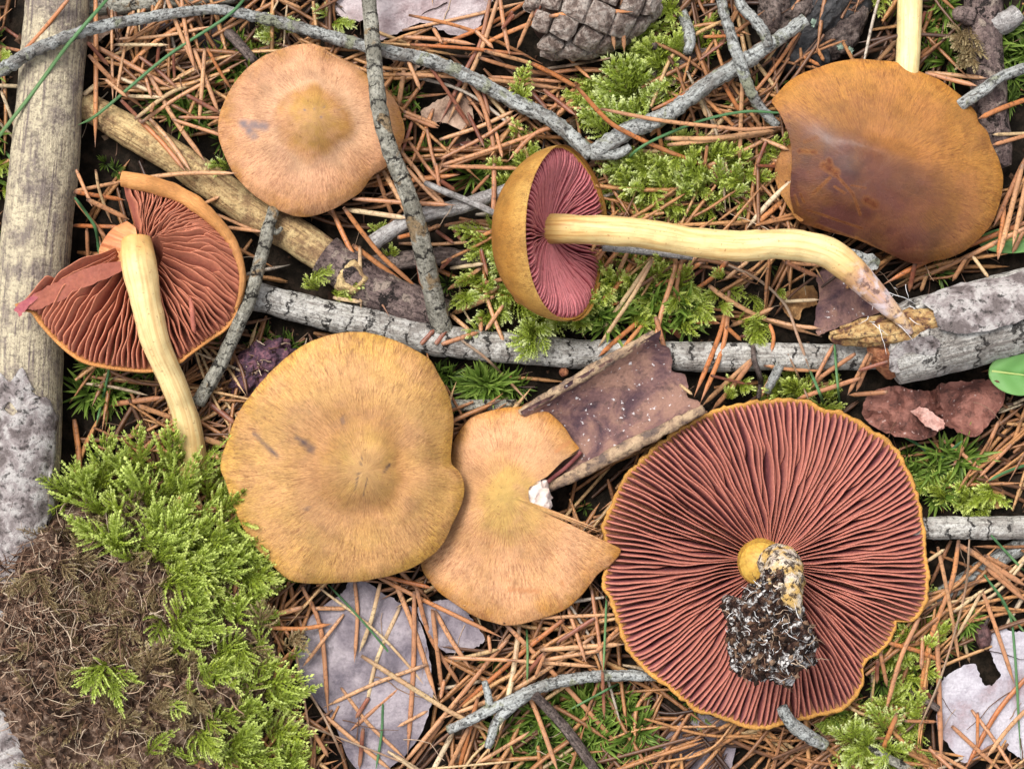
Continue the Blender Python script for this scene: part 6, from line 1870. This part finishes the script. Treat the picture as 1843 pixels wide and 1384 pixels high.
ZS = [(330, 180, 60, 60, 26), (440, 110, 50, 50, 26), (230, 280, 90, 44, 44), (620, 70, 60, 50, 34), (720, 150, 34, 50, 14), (780, 250, 60, 50, 20), (850, 370, 60, 60, 30), (1030, 1310, 140, 80, 110), (830, 680, 60, 50, 36), (1150, 560, 100, 60, 50), (1660, 800, 100, 110, 60), (1740, 1160, 60, 60, 30),
      (1806, 110, 50, 80, 44), (1690, 60, 36, 70, 20), (200, 670, 70, 60, 24), (1290, 160, 70, 60, 24), (500, 650, 60, 50, 16), (1690, 1260, 50, 70, 30), (10, 260, 50, 220, 40), (1200, 640, 60, 60, 16), (900, 800, 1500, 1350, 420), (320, 840, 60, 40, 14), (1370, 1250, 300, 60, 30), (890, 690, 60, 30, 20)]
for (x, y, a, b, n) in ZS:
    for _ in range(n):
        r, t = math.sqrt(rng.random()), rng.random() * 6.28
        px_, py_ = x + a * r * math.cos(t), y + b * r * math.sin(t)
        if busy(px_, py_): continue
        k = rng.integers(len(ST)); V_, F_, T_ = ST[k]
        big = rng.random() < .3 and n < 200
        V_ = (V_ * (rng.uniform(1.1, 1.6) if big else rng.uniform(.6, 1.15))) @ rot(rng.random() * 6.28, rng.normal() * .25, rng.normal() * .25).T
        mbs.add(V_ + np.array([px_ - CX, CY - py_, float(ground_h(px_, py_)) + (12 if big else 2)]), F_, T_ * .85 + (rng.uniform(.05, .25) if big else rng.uniform(-.2, .12)))
V_, F_, T_ = mb.out(); solo('moss_carpet', V_, F_, M['moss'], 'low green feather moss growing between the needles', 'moss', kind='stuff', attrs={'tint': np.clip(T_, 0, 1)}, smooth=False)
V_, F_, T_ = mbs.out(); solo('star_moss_carpet', V_, F_, M['star'], 'dark green starry moss tufts growing in the gaps', 'moss', kind='stuff', attrs={'tint': np.clip(T_, 0, 1)}, smooth=False)

# ================================================================ pulled-up moss clump, bottom left
mcl = thing('moss_clump', PP(240, 1150, 0), 'big pulled up clump of green moss with a brown root mat beside log', 'moss')


def zmat(x, y):
    d2 = ((x - 190) / 320.0) ** 2 + ((y - 1180) / 300.0) ** 2
    e = np.clip(1 - d2, 0, 1)
    z = 26 + 62 * e ** .5 + 62 * e ** .4 / (1 + np.exp((x - 105) / 18.0))
    return z + 46 * (fbm(x / 46.0, y / 46.0, 0, 31, 4) - .5) - 70 * np.clip(d2 - 0.92, 0, 1) * 6


X, Y = np.meshgrid(np.arange(-150, 530, 7.0), np.arange(880, 1500, 7.0), indexing='ij')
d2 = ((X - 190) / 320.0) ** 2 + ((Y - 1180) / 300.0) ** 2 + 0.5 * (fbm(X / 60, Y / 60, 0, 8, 3) - .5)
Zm = np.where(d2 < 1, zmat(X, Y), -12)
W = PP(X, Y, Zm).reshape(-1, 3)
q = quads_grid(X.shape[0], X.shape[1])[:, ::-1]
keep = (d2.ravel()[q] < 1.12).any(1)
part('root_mat', W, q[keep][:, ::-1].tolist(), M['rootmat'], mcl)
mb = MB(); mc2 = MB()
for k_ in range(2600):
    x, y = rng.normal(190, 150), rng.normal(1170, 130)
    if k_ % 3 == 0: x, y = rng.normal(120, 80), rng.normal(1080, 70)
    if ((x - 190) / 310) ** 2 + ((y - 1180) / 290) ** 2 > 1: continue
    p = PP(x, y, float(zmat(x, y)) + rng.uniform(0, 12)); dr = rng.normal(size=3) * np.array([1, 1, .5]); dr /= np.linalg.norm(dr); pts = [p]
    L = rng.uniform(16, 70)
    for q_ in range(7): dr = dr + rng.normal(size=3) * .2; dr[2] -= .02; dr /= np.linalg.norm(dr); pts.append(pts[-1] + dr * L / 7)
    V_, F_ = thin(np.array(pts), np.linspace(1, .5, 8) * (rng.uniform(.45, 1.1) if rng.random() < .9 else rng.uniform(1.2, 2.4)), 4)
    mb.add(V_, F_, np.clip(rng.normal(.55, .3), 0, 1))
for k_ in range(900):
    x, y = rng.normal(190, 140), rng.normal(1190, 120)
    if ((x - 190) / 310) ** 2 + ((y - 1180) / 290) ** 2 > 1: continue
    V_, F_ = crumb(PP(x, y, float(zmat(x, y)) + 2), rng.uniform(2, 8)); mc2.add(V_, F_, rng.random())
V_, F_, T_ = mb.out(); part('root_hairs', V_, F_, M['root'], mcl, {'tint': T_}, True, 'stuff')
V_, F_, T_ = mc2.out(); part('soil_crumbs', V_, F_, M['crumb'], mcl, {'tint': T_}, False, 'stuff')


def cfrond(bx, by, ang, L, zb_, zt, mk_='moss_clump'):
    sprig((bx, by), (bx + L * math.cos(ang), by + L * math.sin(ang)), zb_, zt, mk_, None, None, mcl, 'frond', 0.95, range(NF, len(FR)))


arc = catmull([(150, 900), (190, 880), (260, 862), (330, 872), (390, 912), (430, 968), (448, 1030), (440, 1100), (450, 1170), (470, 1250), (500, 1330), (520, 1400)], 60)
for k_ in range(190):
    i = rng.integers(60) if k_ % 2 else rng.integers(34); p = arc[i]
    t = arc[min(i + 1, 59)] - arc[max(i - 1, 0)]
    out_ = math.atan2(-t[0], t[1])          # outward normal
    off = rng.uniform(-150 if i < 34 else -90, 12)
    b = p + np.array([math.cos(out_), math.sin(out_)]) * off
    ang = out_ + rng.normal() * .8
    top_ = off > -45
    zb_ = max(float(zmat(b[0], b[1])), 30) + rng.uniform(-6, 18)
    cfrond(b[0], b[1], ang, rng.uniform(50, 100), zb_, zb_ + rng.uniform(-10, 60), 'moss' if rng.random() < .25 else 'moss_clump')
for (x, y, a, L) in ((330, 840, -1.9, 95), (300, 850, -1.5, 100), (260, 850, -1.75, 100), (350, 850, -0.5, 90), (360, 870, -0.9, 90), (400, 950, -0.2, 100), (420, 1000, -0.05, 90), (410, 980, 0.0, 95), (240, 860, -2.2, 90), (190, 880, -1.55, 120), (160, 900, -1.9, 90), (130, 900, 2.9, 90), (120, 890, -2.6, 80), (330, 900, -1.2, 110), (300, 880, -1.2, 105),
                     (430, 1010, -0.5, 80), (390, 930, -0.75, 95), (470, 1230, -0.3, 100), (500, 1260, -0.35, 90), (190, 1190, 2.5, 80), (180, 1200, 1.1, 90), (190, 1190, 1.7, 80), (200, 1200, 0.4, 70), (170, 1190, 2.0, 70), (210, 1210, 1.35, 85), (320, 1120, -0.6, 90), (310, 1110, 1.2, 90), (330, 1110, 0.6, 80), (290, 1110, 1.8, 60), (350, 1120, 0.1, 90), (340, 1100, -1.2, 80)):
    zb_ = max(float(zmat(np.array(x), np.array(y))), 60) + 14
    cfrond(x, y, a, L, zb_, zb_ + rng.uniform(10, 50))
for k_ in range(85):
    x, y = rng.uniform(260, 520), rng.uniform(1040, 1400)
    if x < 330 and rng.random() < .5: continue
    zb_ = max(float(zmat(np.array(x), np.array(y))), 34) + rng.uniform(0, 16)
    cfrond(x, y, rng.normal(-.2, 1.1), rng.uniform(45, 90), zb_, zb_ + rng.uniform(-5, 40), ('moss', 'moss_clump', 'moss_clump', 'moss_brown')[rng.integers(4)])
for k_ in range(150):
    x, y = (rng.normal(150, 70), rng.normal(990, 60)) if k_ < 60 else (rng.normal(230, 100), rng.normal(1200, 110))
    zb_ = float(zmat(x, y)) + 4
    cfrond(x, y, rng.uniform(0, 6.28), rng.uniform(40, 70), zb_, zb_ + 10, 'moss_brown')

# ================================================================ small odd things
rt = thing('rotting_remains', PP(478, 655, 0), 'dark purple rotting plant remains beside the golden cap', 'debris')
th, ph = np.meshgrid(np.linspace(0.02, np.pi - .02, 40), np.linspace(0, 2 * np.pi, 60, endpoint=False), indexing='ij')
d = np.stack([np.sin(th) * np.cos(ph), np.sin(th) * np.sin(ph), np.cos(th)], -1)
nz = fbm(d[..., 0] * 3 + 4, d[..., 1] * 3 + 4, d[..., 2] * 3 + 4, 44, 5)
w = d * (0.4 + 1.2 * nz)[..., None] * np.array([60, 40, 34])
an = 0.75
w = np.stack([w[..., 0] * math.cos(an) - w[..., 1] * math.sin(an), w[..., 0] * math.sin(an) + w[..., 1] * math.cos(an), w[..., 2]], -1) + PP(472, 664, 26)
part('lump', w.reshape(-1, 3), quads_grid(40, 60, True).tolist(), M['purple_rot'], rt)
mb = MB(); wv = w.reshape(-1, 3)
for k_ in range(140):
    p = wv[rng.integers(len(wv))]
    if p[2] < 20: continue
    dr = rng.normal(size=3); pts = [p]
    for q_ in range(5): dr = dr + rng.normal(size=3) * .4; pts.append(pts[-1] + dr / np.linalg.norm(dr) * 4)
    V_, F_ = thin(np.array(pts), np.linspace(1, .4, 6) * rng.uniform(.8, 2), 4); mb.add(V_, F_, rng.random() ** 2)
V_, F_, T_ = mb.out(); part('shreds', V_, F_, M['root'], rt, {'tint': T_}, True, 'stuff')
bd = thing('dark_bud', PP(1770, 1145, 0), 'small dark wrinkled bud beside the notched lilac bark flake', 'bud')
w = d * (0.75 + .5 * nz)[..., None] * np.array([14, 21, 14]) + PP(1770, 1145, 30)
part('bud_body', w.reshape(-1, 3), quads_grid(40, 60, True).tolist(), M['bud'], bd)
V_, F_, A_ = tube(PP([1772, 1776, 1780], [1128, 1118, 1112], [32, 30, 28]), [4, 3, 3], n=6, m=8); part('bud_stalk', V_, F_, M['dark_bark'], bd, A_)
sn = solo('tiny_snail_shell', (d * (0.8 + .3 * nz)[..., None] * np.array([9, 9, 7]) + PP(1015, 670, 40)).reshape(-1, 3), quads_grid(40, 60, True).tolist(), M['split'], 'tiny reddish brown seed scale beside the trough shaped bark', 'seed')
sn.name = 'seed_scale'
for o in list(scene.objects):
    if '_b' in o: del o['_b']
